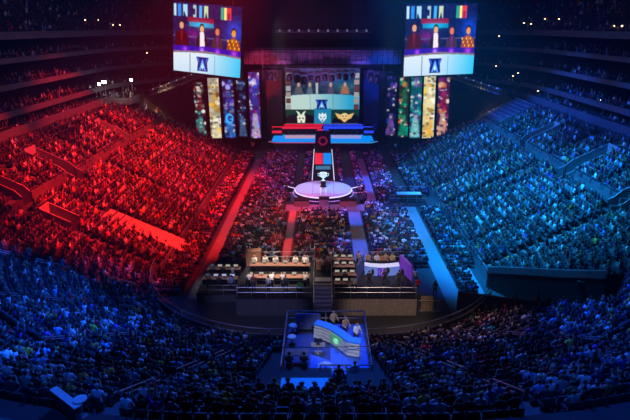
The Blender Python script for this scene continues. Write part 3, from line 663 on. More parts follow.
p.build('display', W_, H_, r, 1.0).location = (0, -.12, 0); MB().box((0, .3, H_/2), (W_+.5, .7, H_+.5)).build('housing', 'black', r)
# light strip row beneath the screen
r = empty('front_fill_strip', (.3, 123.6, 3.3), 0, label='thin strip glowing red then blue along the foot of the centre screen', cat='light strip'); MB().box((-4.6, 0, 0), (9, .15, .4)).build('light_panel', 'lit_r', r); MB().box((4.6, 0, 0), (9, .15, .4)).build('light_panel', 'lit_b', r)
# team tables and players
mon = None
for s, lb in ((-1, 'left team table with five monitors under the centre screen'), (1, 'right team table with five monitors under the centre screen')):
    r = empty('team_table', (s*5.1+.25, 117.2, 1.53), 0, label=lb, cat='table', group='team tables on stage'); MB().box((0, 0, .75), (6.6, .9, .06)).build('tabletop', 'white', r); MB().box((0, -.42, .38), (6.6, .05, .72)).build('front_panel', mat('front_glow', (.4, .3, .3), emit=((.75, .45, .45) if s < 0 else (.5, .45, .75)), es=.6), r)
    for k in (-1, 1): MB().box((k*3.1, 0, .36), (.1, .8, .72)).build('leg', 'black', r)
    for k in range(5):
        x = -2.6+k*1.3
        mo = empty('monitor', (s*5.1+.25+x, 117.3, 2.31), 0, label=f'flat monitor on the {"left" if s<0 else "right"} team table, {ORD[k+1]} from the left', cat='monitor', group='monitors on the team tables')
        MB().box((0, 0, .3), (.6, .05, .36)).build('panel', 'black', mo); MB().box((0, .03, .3), (.54, .02, .3)).build('display', 'monb', mo); MB().box((0, 0, .06), (.06, .06, .14)).box((0, 0, .01), (.24, .18, .02)).build('stand', 'black', mo)
        person((s*5.1+.25+x, 118.2, 1.53), PI, 'sit_desk', (.75, .75, .78) if s < 0 else (.6, .5, .7), 'dark', f'seated player at the {"left" if s<0 else "right"} team table, {ORD[k+1]} from the left', 'players on stage')
        ch = empty('gaming_chair', (s*5.1+.25+x, 118.3, 1.53), PI, label=f'black chair behind the {"left" if s<0 else "right"} team table, {ORD[k+1]} from the left', cat='chair', group='chairs behind the team tables')
        MB().box((0, .05, .42), (.5, .5, .08)).build('seat', 'black', ch); MB().box((0, -.26, .78), (.5, .09, .75)).build('backrest', 'black', ch); MB().tube([(0, 0, 0), (0, 0, .4)], .04).box((0, 0, .04), (.5, .5, .05)).build('base', 'black', ch)
# runway
r = empty('runway', (.2, 84, 0), 0, label='narrow runway joining the stage to the round disc, split red and blue', cat='runway')
MB().box((0, 14, .6), (3.6, 28.4, 1.2)).build('deck', 'black', r)
for s in (-1, 1): MB().box((s*1.8, 11.5, 1.24), (.12, 23, .1)).build('edge_light', 'lit_w', r)
MB().box((-.8, 15.2, 1.22), (1.5, 9, .04)).build('led_tile', 'lit_r', r); MB().box((.8, 15.2, 1.22), (1.5, 9, .04)).build('led_tile', 'lit_cy', r)
MB().box((0, 8.2, 1.22), (2.6, 2.4, .04)).build('led_tile', mat('teal_tile', (.1, .3, .3), emit=(.03, .20, .28), es=.8), r)
r = empty('pillar_gate', (.2, 111.6, 0), 0, label='dark totem block at the stage front glowing dim red inside', cat='totem'); MB().box((0, 0, 2.1), (3.4, 1.6, 4.2), taper=.92).build('body', 'black', r)
MB().lathe((0, -.82, 0), [(.0, 0)], 3).build('lower_ring', 'black', r) if False else None
m = MB(); 
for k in range(24): t0, t1 = 2*PI*k/24, 2*PI*(k+1)/24; m.add([(1.0*math.cos(t0), -.84, 2.2+1.0*math.sin(t0)), (1.0*math.cos(t1), -.84, 2.2+1.0*math.sin(t1)), (.6*math.cos(t1), -.84, 2.2+.6*math.sin(t1)), (.6*math.cos(t0), -.84, 2.2+.6*math.sin(t0))], [(0, 1, 2, 3)])
m.build('ring_emblem', mat('dimred', (.2, .02, .05), emit=(.3, .01, .06), es=.5), r); MB().box((-.6, .5, 4.25), (1.2, .5, .2)).build('top_light', 'lit_r', r); MB().box((.6, .5, 4.25), (1.2, .5, .2)).build('top_light', 'lit_b', r)
# disc
r = empty('round_stage', (.2, 79.5, 0), 0, label='round glowing white disc stage at the end of the runway', cat='stage')
MB().lathe((0, 0, 0), [(4.0, 0), (4.0, .9)], 48).build('base', 'black', r); MB().lathe((0, 0, .9), [(4.2, 0), (4.35, .1), (4.35, .28), (4.2, .33), (0, .33)], 64).build('deck', mat('disc_top', (.6, .65, .75), .3, emit=(.42, .50, .95), es=.18), r)
for k, (rr, z) in enumerate(((4.42, .98), (4.7, .5))):
    m = MB(); m.tube([(rr*math.cos(2*PI*t/48), rr*math.sin(2*PI*t/48), z) for t in range(49)], .07); m.build('edge_light', 'lit_w' if k == 0 else mat('violet_led', (.3, .2, .5), emit=(.4, .22, .8), es=.7), r)
for s in (-1, 1):
    for dy in (-.9, 1.6):
        rr = empty('stage_fin', (.2+s*4.4, 79.5+dy, .2), 0, label=f'thin pale spar reaching out from the {"left" if s<0 else "right"} {"near" if dy<0 else "far"} side of the disc', cat='spar', group='spars around the disc')
        MB().tube([(0, 0, .5), (s*2.1, dy*.5, .75)], .06).build('bar', 'lit_w' if dy > 0 else 'white', rr); MB().box((s*2.1, dy*.5, .37), (.12, .12, .75)).build('foot', 'black', rr)
for k in (-1, 1):
    rr = empty('floor_light_line', (.2, 79.5, 1.24), 0, label=f'thin light line across the disc {"left" if k<0 else "right"} of the cup', cat='light strip', group='light lines on the disc'); MB().box((k*1.6, -.3, .01), (.08, 5., .02)).build('light_panel', mat('vline', (.3, .2, .5), emit=(.3, .15, .6), es=.5), rr); MB().box((k*.4, -1.5, .01), (.06, 4.2, .02)).build('light_panel_inner', 'lit_w', rr)
r = empty('trophy_cup', (.2, 80.3, 1.23), 0, label='glowing pale teal trophy cup on a pedestal in the middle of the disc', cat='trophy')
MB().lathe((0, 0, 0), [(.55, 0), (.5, .1), (.4, .12), (.38, .9), (.5, 1.0)], 20).build('pedestal', 'black', r)
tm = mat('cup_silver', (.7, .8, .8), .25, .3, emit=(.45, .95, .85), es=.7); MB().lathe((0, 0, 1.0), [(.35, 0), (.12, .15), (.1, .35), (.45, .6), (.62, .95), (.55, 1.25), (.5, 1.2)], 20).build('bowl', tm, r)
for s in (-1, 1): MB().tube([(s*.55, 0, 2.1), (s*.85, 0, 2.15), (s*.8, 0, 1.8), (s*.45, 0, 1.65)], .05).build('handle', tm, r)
for dx, nm, dd, mm, ll in ((-3.2, 'flight_case', (2.2, 1.2, 1.1), 'brown', 'brown equipment case below the left of the disc'), (3.6, 'flight_case', (2.4, 1.2, 1.1), 'brown', 'brown equipment case below the right of the disc'), (.1, 'flight_case', (1.5, .9, 1.3), 'steel', 'grey cabinet at the foot of the disc centre')):
    rr = empty(nm, (.2+dx, 74.6, 0), 0, label=ll, cat='case', group='cases below the disc'); MB().box((0, 0, dd[2]*.4), (dd[0], dd[1], dd[2]*.8)).build('body', mm, rr); MB().box((0, 0, dd[2]*.9), (dd[0]+.04, dd[1]+.04, dd[2]*.18)).build('lid', 'black', rr)

# ------------------------------------------------------------------ trusses and moving lights
def truss(name, P, Q, w, label, group=None, n=None, m='truss', cat='truss'):
    P, Q = Vector(P), Vector(Q); L = (Q-P).length; d = (Q-P).normalized(); r = empty(name, P, 0, label=label, cat=cat, group=group)
    a = d.cross(Vector((0, 0, 1))).normalized() if abs(d.z) < .9 else Vector((1, 0, 0)); b = a.cross(d); n = n or max(3, int(L/w)); mb = MB(); c4 = [(-1, -1), (1, -1), (1, 1), (-1, 1)]
    for i, j in c4: o_ = a*i*w/2+b*j*w/2; mb.tube([o_, o_+d*L], .05, 5)
    mb.build('chord_frame', m, r); mb = MB()
    for k in range(n):
        for q in range(4):
            i, j = c4[q]; i2, j2 = c4[(q+1) % 4]; mb.tube([a*i*w/2+b*j*w/2+d*L*k/n, a*i2*w/2+b*j2*w/2+d*L*(k+1)/n], .03, 4)
    mb.build('lattice', m, r); return r
def lamp_head(loc, label, group, lens='black', sc=1., rz=0, cat='stage light', tilt=0.):
    r = empty('moving_light', loc, rz, label=label, cat=cat, group=group); r.scale = (sc,)*3
    MB().box((0, 0, -.1), (.55, .45, .2)).build('base', 'black', r); m = MB()
    for s in (-1, 1): m.box((s*.3, 0, -.45), (.07, .2, .65))
    m.box((0, 0, -.2), (.6, .2, .07))
    m.build('yoke', 'black', r); MB().lathe((0, 0, -1.05), [(.20, 0), (.26, .1), (.24, .5), (.15, .65)], 14).build('head', 'black', r); MB().lathe((0, 0, -1.06), [(.19, 0), (.19, .01)], 14).build('lens', lens, r)
    return r
# header truss: purple lit lattice in front of the screen top
A = on_y(238, 57, 117); B = on_y(404, 57, 117); truss('lighting_truss', (A[0], 117, A[2]), (B[0], 117, B[2]), 1.5, 'long purple-lit lattice truss above the centre screen', 'hung trusses', 44)
A = on_y(238, 51, 119); B = on_y(404, 51, 119); truss('lighting_truss', (A[0], 119, A[2]), (B[0], 119, B[2]), 1.1, 'thinner upper truss behind the long purple lattice truss', 'hung trusses', 44)
A = on_y(262, 66.5, 115); B = on_y(382, 66.5, 115); truss('lighting_truss', (A[0], 115, A[2]), (B[0], 115, B[2]), .5, 'slim dark truss along the top edge of the centre screen', 'hung trusses', 40, 'black')
rr = random.Random(4)
xs_ = [255, 262, 269, 274, 289, 297, 304, 311, 318, 325, 332, 339, 346, 353, 371, 377, 384, 391]
pts_ = [on_y(px, 69+rr.uniform(0, 3), 115) for px in xs_]
pl = lambda k: f'black moving light hanging across the screen top, {ORD[k+1]} from the left'
for k, P in enumerate(pts_):
    L0 = lamp_head(P, pl(k), 'moving lights over the centre screen', 'bluelens' if k in (1, 16) else 'black', rr.uniform(1.7, 2.5))
A = on_y(240, 64.5, 118); B = on_y(402, 64.5, 118); r = empty('added_truss_backing', ((A[0]+B[0])/2, 118, A[2]), 0, label='purple-lit scrim board added between the two trusses above the stage', cat='scrim'); MB().box((0, 0, 1.5), (B[0]-A[0], .12, 2.9)).build('backing_board', mat('scrim', (.30, .24, .34), .9, scale=1.5, noise=.75), r)  # purple-tinted board added to catch the purple light as a solid band
m = MB()
for k in range(30): m.box((-16.5+k*1.14, -.1, 1.5), (.1, .1, 2.9))
m.build('rib_frame', 'black', r)
# ceiling block above the truss
r = empty('rigging_grid', (0, 121, 20.8), 0, label='huge black hung curtain block above the stage truss', cat='rigging'); MB().box((.1, 0, 5.5), (33.5, 1.5, 11)).build('curtain', mat('black_curtain', (.008, .008, .014), .95, scale=1., noise=.5), r)
m = MB()
for k in range(9): m.box((-9+k*2.2, -.9, 3.3), (1.6, .12, .08))
m.build('batten', 'truss', r)
r = empty('lamp_bar', (.2, 119.9, 24.0), 0, label='faint row of small grey lamps on the black curtain block', cat='lamp bar'); MB().box((0, 0, -.2), (20.5, .1, .1)).build('bar', 'truss', r)
gl = mat('dim_lens', (.3, .3, .35), emit=(.25, .3, .45), es=.35)
for k in range(10): MB().lathe((-9.2+k*2.05, -.1, -.1), [(.28, 0), (.1, .5)], 8).build('lamp', gl, r)
# side trusses with lights
for s, (p0, p1), lb in ((-1, ((150, 93), (203, 73)), 'slanting truss with small lights below the left hanging screen'), (1, ((447, 74), (500, 92)), 'slanting truss with blue dots below the right hanging screen')):
    A = on_y(p0[0], p0[1], 100 if s < 0 else 108); B = on_y(p1[0], p1[1], 108 if s < 0 else 100)
    t = truss('lighting_truss', A, B, .9, lb, 'hung trusses', 18)
    for k in range(7):
        u = (k+.5)/7; q = Vector(A).lerp(Vector(B), u)-Vector(A); MB().box((q.x, q.y-.5, q.z+.5), (.14, .14, .14)).build('spot_lamp', mat('pt', (.3, .4, .8), emit=(.25, .45, 1.) if s > 0 else (.6, .4, .5), es=.9), t)
# vertical dark line arrays
for s, px, lb in ((-1, 263.5, 'hanging black loudspeaker column left of the centre screen'), (1, 383, 'hanging black loudspeaker column right of the centre screen')):
    r = empty('line_array', on_y(px, 88, 114), 0, label=lb, cat='loudspeaker', group='hanging loudspeakers')
    for k in range(8): MB().box((0, -.05*k*k*.3, 3.2-k*.62), (.9, .8, .55)).build('speaker_box', 'black', r)
    MB().tube([(0, 0, 3.5), (0, 0, 8)], .05).build('hanging_cable', 'steel', r)

# ------------------------------------------------------------------ production platforms on the floor
def rail(name, P, Q, h, label, group=None, posts=None, m='steel', cat='railing', r_=.03, bars=(1., .5)):
    P, Q = Vector(P), Vector(Q); L = (Q-P).length; posts = posts or max(2, int(L/1.3)+1); r = empty(name, P, 0, label=label, cat=cat, group=group); d = Q-P
    mb = MB()
    for b in bars: mb.tube([Vector((0, 0, h*b)), d+Vector((0, 0, h*b))], r_, 6)
    mb.build('rail', m, r)
    for k in range(posts): q = d*(k/(posts-1)); MB().tube([q, q+Vector((0, 0, h))], r_, 6).build('post', m, r)
    return r
def platform(name, x0, x1, y0, y1, z, skirt, label, deck='black'):
    r = empty(name, ((x0+x1)/2, (y0+y1)/2, 0), 0, label=label, cat='platform'); w, d = x1-x0, y1-y0
    MB().box((0, 0, z-.06), (w, d, .12)).build('deck', deck, r); mb = MB(); n = int(w/.18)     # pleated drape
    A = [(-w/2+w*k/n, -d/2+.03*(-1)**k, 0) for k in range(n+1)]; mb.strip(A, [(x, y, z-.1) for x, y, _ in A]); mb.build('front_drape', skirt, r)
    for s in (-1, 1): MB().box((s*(w/2-.02), 0, z/2-.06), (.03, d, z-.12)).build('side_drape', skirt, r)
    return r
platform('camera_platform', -7.8, -.85, 43, 51, 1.8, 'drape', 'left draped platform with seated analysts behind the floor audience')
platform('camera_platform', 1.0, 8.6, 43, 51, 1.8, 'drapet', 'right tan-draped platform with the lit white desk')
platform('camera_platform', -12., -8.0, 45.5, 50.5, .9, 'drape', 'low platform with mixing consoles beside the left draped platform')
rail('safety_railing', (-7.7, 43.1, 1.8), (-.95, 43.1, 1.8), 1.0, 'railing on the near edge of the left draped platform'); rail('safety_railing', (-7.7, 50.9, 1.8), (-.95, 50.9, 1.8), 1.1, 'railing on the far edge of the left draped platform')
rail('safety_railing', (1.1, 43.1, 1.8), (8.5, 43.1, 1.8), 1.0, 'railing on the near edge of the right draped platform'); rail('safety_railing', (3.6, 50.9, 1.8), (8.5, 50.9, 1.8), 1.1, 'railing on the far edge behind the lit white desk')
rail('safety_railing', (8.9, 43.6, 0), (11.3, 43.6, 0), 1.2, 'crowd barrier right of the tan draped platform', posts=8, bars=(1., .1)); rail('safety_railing', (-12, 45.3, .9), (-8, 45.3, .9), 1., 'railing before the mixing consoles')
r = empty('barrier_panel', (9.7, 43.9, 0), 0, label='tan screen panel standing right of the tan platform', cat='panel'); MB().box((0, 0, .75), (1.1, .08, 1.5)).build('board', 'wood', r); MB().box((0, .1, .04), (1.1, .5, .06)).build('foot', 'steel', r)
# stair tower between platforms
r = empty('stair_tower', (.07, 43, 0), 0, label='railed stairway between the two draped platforms', cat='stairs')
for k in range(7): MB().box((0, .6+k*.35, .13+.26*k/2), (1.6, .35, .26*(k+1))).build('step', 'steel' if k == 6 else 'bluepanel', r)
for s in (-1, 1): MB().tube([(s*.85, .3, 1.0), (s*.85, 3., 2.8), (s*.85, 7.5, 2.8)], .04).tube([(s*.85, .3, 0), (s*.85, .3, 1.0)], .04).tube([(s*.85, 7.5, 0), (s*.85, 7.5, 2.8)], .04).tube([(s*.85, 3., 0), (s*.85, 3., 2.8)], .04).build('handrail', 'steel', r)
MB().box((0, 5.4, 1.7), (1.7, 4.4, .12)).build('landing', 'black', r); MB().box((0, 3.4, 1.95), (1.5, .06, .4)).build('sign_board', 'white', r); MB().box((0, 5.8, 2.4), (1.3, .6, .9)).build('cabinet', 'brown', r)
def desk(x, y, z, w, label, rz=0, top='brown', d=.8, group='production desks'):
    r = empty('production_desk', (x, y, z), rz, label=label, cat='desk', group=group); MB().box((0, 0, .74), (w, d, .05)).build('tabletop', top, r)
    for s in (-1, 1): MB().box((s*(w/2-.08), 0, .36), (.06, d*.85, .72)).build('leg', 'black', r)
    MB().box((0, d*.4, .45), (w-.2, .03, .5)).build('modesty_panel', 'black', r); return r
MON0 = {}
def monitor(x, y, z, rz, label, m='mon', w=.56, group='monitors on the production desks'):
    r = empty('monitor', (x, y, z), rz, label=label, cat='monitor', group=group); MB().box((0, 0, .25), (w*.8, .05, .28)).build('panel', 'black', r); MB().box((0, -.035, .25), (w*.72, .02, .22)).build('display', m, r); MB().box((0, .02, .06), (.06, .06, .14)).box((0, .02, .01), (.24, .18, .02)).build('stand', 'black', r); return r
def chair(x, y, z, rz, label, group='production chairs'):
    ch = empty('folding_chair', (x, y, z), rz, label=label, cat='chair', group=group); MB().box((0, .05, .44), (.44, .42, .05)).build('seat', 'black', ch); MB().box((0, -.22, .68), (.36, .05, .22)).build('backrest', 'black', ch)
    for a in (-1, 1):
        for b in (-1, 1): MB().box((a*.19, b*.17+.03, .22), (.04, .04, .44)).build('leg', 'steel', ch)
desk(-4.2, 48.6, 1.8, 6., 'far long desk of the analysts on the left draped platform'); desk(-4.2, 45.9, 1.8, 6., 'near long desk of the analysts on the left draped platform')
cols = [(.85, .8, .75), (.8, .75, .7), (.85, .8, .72), (.3, .1, .1), (.85, .8, .7), (.5, .45, .4)]
for q, y in enumerate((48.6, 45.9)):
    rn = ('far', 'near')[q]
    for k in range(6):
        x = -6.8+k*1.04
        monitor(x, y+.15, 2.565, 0, f'small screen on the {rn} analyst desk, {ORD[k+1]} from the left', 'mon')
        if not (q and k in (1, 4)):
            fy, fz = (y+.85, PI) if q == 0 else (y-.6, 0)
            person((x, fy, 1.8), fz+random.uniform(-.3, .3), 'sit_desk', cols[(k+q*2) % 6], ('dark', 'brown')[k % 2], f'person seated at the {rn} analyst desk, {ORD[k+1]} from the left', 'people on the left draped platform', 1.08)
            chair(x, fy+(.1 if q == 0 else -.08), 1.8, fz, f'chair at the {rn} analyst desk, {ORD[k+1]} from the left')
for k, (x, y, z, cc, ww) in enumerate(((-6.3, 44.2, 1.8, (.35, .1, .1), 'in maroon near the left corner of the analyst platform'), (-4.9, 43.9, 1.8, (.7, .68, .65), 'in pale grey at the near railing of the analyst platform'), (-3.3, 44.0, 1.8, (.05, .05, .06), 'in black at the near railing of the analyst platform'),
        (3.7, 49.5, 1.8, (.4, .3, .25), 'in tan between the consoles and the blue panel'), (2.9, 43.9, 1.8, (.5, .5, .55), 'in grey at the near railing of the console area'), (.1, 48., 1.76, (.6, .35, .3), 'in rust brown at the top of the central stairway'), (-8.6, 45.9, .9, (.3, .35, .6), 'in denim blue right of the mixing consoles'), (-.3, 51.8, 0, (.7, .65, .2), 'in yellow standing behind the central stairway'))):
    person((x, y, z), random.uniform(-.5, .5), 'stand', cc, 'dark', 'person '+ww)
r = empty('flight_case', (-7.0, 50.2, 1.8), 0, label='reddish brown upright case at the back left of the analyst platform', cat='case'); MB().box((0, 0, .75), (1.5, .8, 1.5)).build('body', 'brown', r); MB().box((0, 0, 1.56), (1.54, .84, .12)).build('lid', 'brown', r)
person((-1.75, 48.6, 1.8), 2.8, 'stand', (.85, .85, .85), 'grey', 'person in white standing at the right end of the analyst platform'); person((-2.0, 43.7, 1.8), .4, 'sit_lean', (.1, .5, .12), 'dark', 'person in green crouched at the near corner of the analyst platform')
r = empty('stool', (-2.0, 43.7, 1.8), 0, label='low stool under the person in green', cat='stool'); MB().lathe((0, 0, 0), [(.16, 0), (.14, .38), (.2, .4), (.2, .44)], 12).build('seat', 'black', r)
for q, (y, x0) in enumerate(((49.6, -11.2), (47.4, -11.2))):
    desk(-10., y, .9, 3.4, f'{("far","near")[q]} mixing console desk beside the left platform')
    for k in range(4): monitor(x0+k*.8, y+.1, 1.665, 0, f'bright screen on the {("far","near")[q]} mixing desk, {ORD[k+1]} from the left', 'dimw' if q else 'mon', .62)
    for k in range(3): person((-11.+k*1.0, y-.7, .9), 0, 'sit_desk' if k else 'stand', [(.3, .3, .32), (.03, .03, .04), (.5, .5, .5)][k], 'dark', f'technician at the {("far","near")[q]} mixing desk, {ORD[k+1]} from the left', 'technicians at the mixing desks')
# right platform: consoles
for q, y in enumerate((50.0, 48.3, 46.4, 44.6)):
    desk(2.2, y, 1.8, 2.2, f'console desk on the tan-draped platform, {ORD[q+1]} from the back')
    for k in range(3): monitor(1.45+k*.72, y+.12, 2.565, 0, f'screen {("at left", "in the middle", "at right")[k]} of the {ORD[q+1]} console desk from the back', 'mon', .6)
    if q != 1: person((1.6+q*.3, y-.7, 1.8), 0, 'sit_desk', [(.5, .35, .3), (0, 0, 0), (.05, .05, .06), (.3, .2, .15)][q], 'brown', f'technician at the {ORD[q+1]} console desk from the back', 'technicians on the tan-draped platform')
# lit broadcast desk
r = empty('broadcast_desk', (5.9, 47.6, 1.8), 0, label='bright white curved broadcast desk with purple emblem front on the tan-draped platform', cat='desk')
def arcdesk(x0, x1, bulge, n=12): return [(x0+(x1-x0)*k/n, -bulge*(1-((2*k/n)-1)**2)) for k in range(n+1)]
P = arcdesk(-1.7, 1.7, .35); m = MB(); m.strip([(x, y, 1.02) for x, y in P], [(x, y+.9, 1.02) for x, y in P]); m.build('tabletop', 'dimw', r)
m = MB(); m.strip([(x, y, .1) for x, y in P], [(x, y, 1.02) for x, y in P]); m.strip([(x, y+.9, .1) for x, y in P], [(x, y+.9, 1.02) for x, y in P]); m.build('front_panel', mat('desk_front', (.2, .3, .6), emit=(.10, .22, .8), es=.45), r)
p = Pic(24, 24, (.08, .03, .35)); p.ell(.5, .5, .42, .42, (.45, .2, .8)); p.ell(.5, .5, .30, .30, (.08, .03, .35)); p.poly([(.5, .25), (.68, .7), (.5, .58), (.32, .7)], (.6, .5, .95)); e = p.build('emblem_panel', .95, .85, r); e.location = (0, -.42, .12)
for k, (x, cc, h) in enumerate(((-1.3, (.55, .35, .15), 'brown'), (-.4, (.75, .75, .75), 'dark'), (.45, (.55, .3, .15), 'brown'), (1.15, (.6, .45, .15), 'blond'))): person((5.9+x, 49.1, 1.8), PI, 'stand_desk', cc, h, f'presenter behind the white broadcast desk, {ORD[k+1]} from the left', 'presenters at the broadcast desk')
for s, lb in ((-1, 'dark blue panel wall left of the broadcast desk'), (1, 'glowing purple panel wall right of the broadcast desk')):
    r = empty('set_panel', (5.95+s*2.25, 47.6, 1.8), s*.3, label=lb, cat='panel', group=None); MB().box((0, 0, .85), (.12, 2.6, 1.7)).build('board', 'purple' if s > 0 else 'bluepanel', r); MB().box((0, 0, .03), (.5, 2.4, .06)).build('foot', 'black', r)
for k, (x, y, cc) in enumerate(((4.4, 45.0, (.02, .02, .02)), (5.9, 45.4, (.03, .03, .04)), (7.2, 45.1, (.05, .05, .06)))):
    person((x, y, 1.8), .1, 'stand', cc, 'dark', f'camera operator in black before the broadcast desk, {ORD[k+1]} from the left', 'camera operators')
    r = empty('broadcast_camera', (x+.35, y+.35, 1.8), 0, label=f'camera on tripod facing the broadcast desk, {ORD[k+1]} from the left', cat='camera', group='cameras before the broadcast desk')
    MB().box((0, 0, 1.45), (.22, .5, .28)).build('body', 'black', r); MB().tube([(0, .25, 1.45), (0, .5, 1.45)], .08, 10).build('lens', 'black', r)
    for t in range(3): MB().tube([(0, 0, 1.3), (.35*math.cos(t*2.1), .35*math.sin(t*2.1), 0)], .02).build('leg', 'steel', r)
person((9.5, 49.2, 0), 0, 'stand', (.8, .76, .7), 'dark', 'person in cream standing just right of the purple panel'); person((9.4, 47.2, 0), .3, 'stand', (.65, .02, .04), 'dark', 'person in red standing right of the purple panel'); person((11., 46.6, 0), 0, 'stand', (.4, .3, .2), 'brown', 'person in tan by the right crowd barrier')
# right floor control area at the disc side
platform('camera_platform', 9.8, 15.2, 74, 78.6, .8, 'drape', 'small dark platform with a pale desk right of the disc'); desk(12.9, 75.8, .8, 3.6, 'pale desk on the small platform right of the disc', top='white', d=1.3)
rail('safety_railing', (9.9, 78.5, .8), (15.1, 78.5, .8), 1., 'pale railing behind the small platform right of the disc'); rail('safety_railing', (9.9, 74.1, .8), (15.1, 74.1, .8), 1., 'railing before the small platform right of the disc')
for k in range(4): person((10.6+k*1.2, 77.3-(k % 2)*.3, .8), 0, 'stand', [(.1, .1, .12), (.5, .5, .5), (.05, .05, .05), (.3, .3, .5)][k], 'dark', f'person standing on the small platform right of the disc, {ORD[k+1]} from the left', 'people on the small platform')
A = on_z(253, 152, 0); person((A[0], A[1], 0), .3, 'stand_up', (.85, .65, .15), 'brown', 'person in yellow with raised arms below the left banners', None, 1.7 if False else 1.25)
A = on_z(395, 152, 0); person((A[0], A[1], 0), 0, 'stand', (.75, .7, .65), 'brown', 'person in cream standing alone below the right banners', None, 1.15)

# ------------------------------------------------------------------ caster booth in the near stand
ZB = 5.0
r = empty('caster_booth', (.25, 30.2, ZB), 0, label='railed blue booth deck standing over the nearest seats', cat='platform')
MB().box((-1.2, -.3, -.08), (3.0, 6.6, .16)).build('deck', mat('navy_deck', (.05, .06, .2), .6), r); MB().box((1.5, -.3, -.08), (2.4, 6.6, .16)).build('deck_carpet', 'blue', r)
for a in (-2.6, 2.6):
    for b in (-3.2, 0, 2.6): MB().tube([(a, b, -.1), (a, b, -2.6)], .06).build('support_post', 'steel', r)
MB().box((0, 3., -1.3), (5.3, .06, 2.3)).build('far_skirt', 'drape', r)
x0, x1, y0, y1 = -2.42, 2.95, 26.8, 33.1
for (P, Q, l) in (((x0, y1, ZB), (x1, y1, ZB), 'far'), ((x0, y0, ZB), (x0, y1, ZB), 'left'), ((x1, y0, ZB), (x1, y1, ZB), 'right'), ((-.1, y0, ZB), (x1, y0, ZB), 'near')): rail('booth_railing', P, Q, 1.1, f'pale tube railing on the {l} side of the booth', 'railings of the booth', m='drapet' if l != 'left' else 'steel', r_=.045)
rail('booth_mast', (x1+.15, 26.9, 3.), (x1+.15, 27.0, 3.), 4.3, 'thin tan mast at the near right corner of the booth', m='drapet', cat='mast') if False else None
# curved striped desk
r = empty('caster_desk', (0, 0, ZB), 0, label='curved booth desk with blue top and white striped front', cat='desk')
D = [Vector(v) for v in ((-.45, 31.6, 0), (.1, 31.35, 0), (.75, 30.85, 0), (1.35, 30.1, 0), (1.75, 29.5, 0), (2.45, 29.3, 0))]
def off(P, d):
    out = []
    for k in range(len(P)): t = (P[min(k+1, len(P)-1)]-P[max(k-1, 0)]).normalized(); n = Vector((-t.y, t.x, 0)); out.append(P[k]+n*d)
    return out
Dn, Df = off(D, -.25), off(D, .35)
up = lambda P, z: [(v.x, v.y, z) for v in P]
m = MB(); m.strip(up(Dn, 1.12), up(Df, 1.12)); m.strip(up(Dn, 1.12), up(Dn, 1.02)); m.strip(up(Df, 1.12), up(Df, .9)); m.build('tabletop', 'bluetop', r)
for k in range(4):
    z = .12+k*.24; m = MB(); Q = off(D, -.22+.05*(3-k)*-.6); m.strip(up(Q, z), up(Q, z+.16)); m.strip(up(Q, z+.16), up(D, z+.16)); m.build('stripe_panel', 'white', r)
m = MB(); m.strip(up(off(D, -.15), 0), up(off(D, -.15), 1.05)); m.build('core', 'black', r)
MB().box((.93, 30.2, .62), (.95, .07, .62), rz=-.8).build('front_screen', mat('green_screen', (.1, .3, .15), emit=(.05, .30, .16), es=.6), r)
e = MB().lathe((0, 0, 0), [(.2, 0), (.2, .05)], 18).build('round_emblem', mat('mint', (.4, .8, .5), emit=(.25, .7, .4), es=.7), r); e.location = (.9, 30.1, .6); e.rotation_euler = (PI/2, 0, -.8)
for k, (x, y, cc, h) in enumerate(((.75, 32.1, (.45, .28, .18), 'brown'), (1.55, 31.3, (.38, .22, .15), 'brown'), (2.25, 30.5, (.85, .88, .9), 'dark'))): person((x, y, ZB), PI+.4, 'stand_desk', cc, h, ['caster in brown behind the left part of the striped desk', 'caster in dark tan behind the middle of the striped desk', 'caster in white behind the right part of the striped desk'][k], 'casters in the booth')
for k, y in enumerate((32.1, 30.7)):
    r = empty('round_stool', (-2.0, y, ZB), 0, label=('far', 'near')[k]+' white round stool at the left railing of the booth', cat='stool', group='stools in the booth'); MB().lathe((0, 0, .45), [(.28, 0), (.3, .05), (.3, .12), (.26, .16)], 20).build('seat', 'white', r); MB().tube([(0, 0, .02), (0, 0, .46)], .04).lathe((0, 0, 0), [(.2, 0), (.18, .03)], 16).build('base', 'black', r)
r = empty('backdrop_screen', (-.95, 32.4, ZB), 0, label='dark navy screen board along the far left of the booth', cat='screen'); MB().box((0, 0, .7), (1.7, .1, 1.2)).build('board', 'bluepanel', r); MB().box((0, 0, .05), (1.6, .5, .08)).build('foot', 'black', r)
r = empty('side_table', (-.25, 29.7, ZB), 0, label='small tan table left of the striped desk', cat='table'); MB().box((0, 0, .6), (.9, .5, .05)).build('tabletop', 'wood', r); MB().box((0, 0, .3), (.1, .1, .6)).box((0, 0, .02), (.5, .4, .04)).build('leg', 'steel', r)
monitor(-.25, 29.75, ZB+.625, PI, 'small cream-lit screen on the tan table in the booth', 'mon', .6, None)
r = empty('floor_wedge', (1.15, 28.7, ZB), 0, label='bright blue triangular floor ramp before the striped desk', cat='ramp'); MB().add([(-1.9, .6, .02), (-1.9, -.9, .02), (.9, -.9, .02), (-1.9, .6, .18), (-1.9, -.9, .1), (.9, -.9, .06)], [(0, 1, 2), (3, 4, 5), (0, 1, 4, 3), (1, 2, 5, 4), (2, 0, 3, 5)]).build('surface', 'blue', r)
r = empty('control_desk', (-1.6, 28.2, ZB), 0, label='cluttered brown control desk at the near left of the booth', cat='desk'); MB().box((0, .4, .75), (1.4, .7, .06)).build('tabletop', 'brown', r)
for a in (-.6, .6): MB().box((a, .4, .36), (.06, .6, .72)).build('leg', 'black', r)
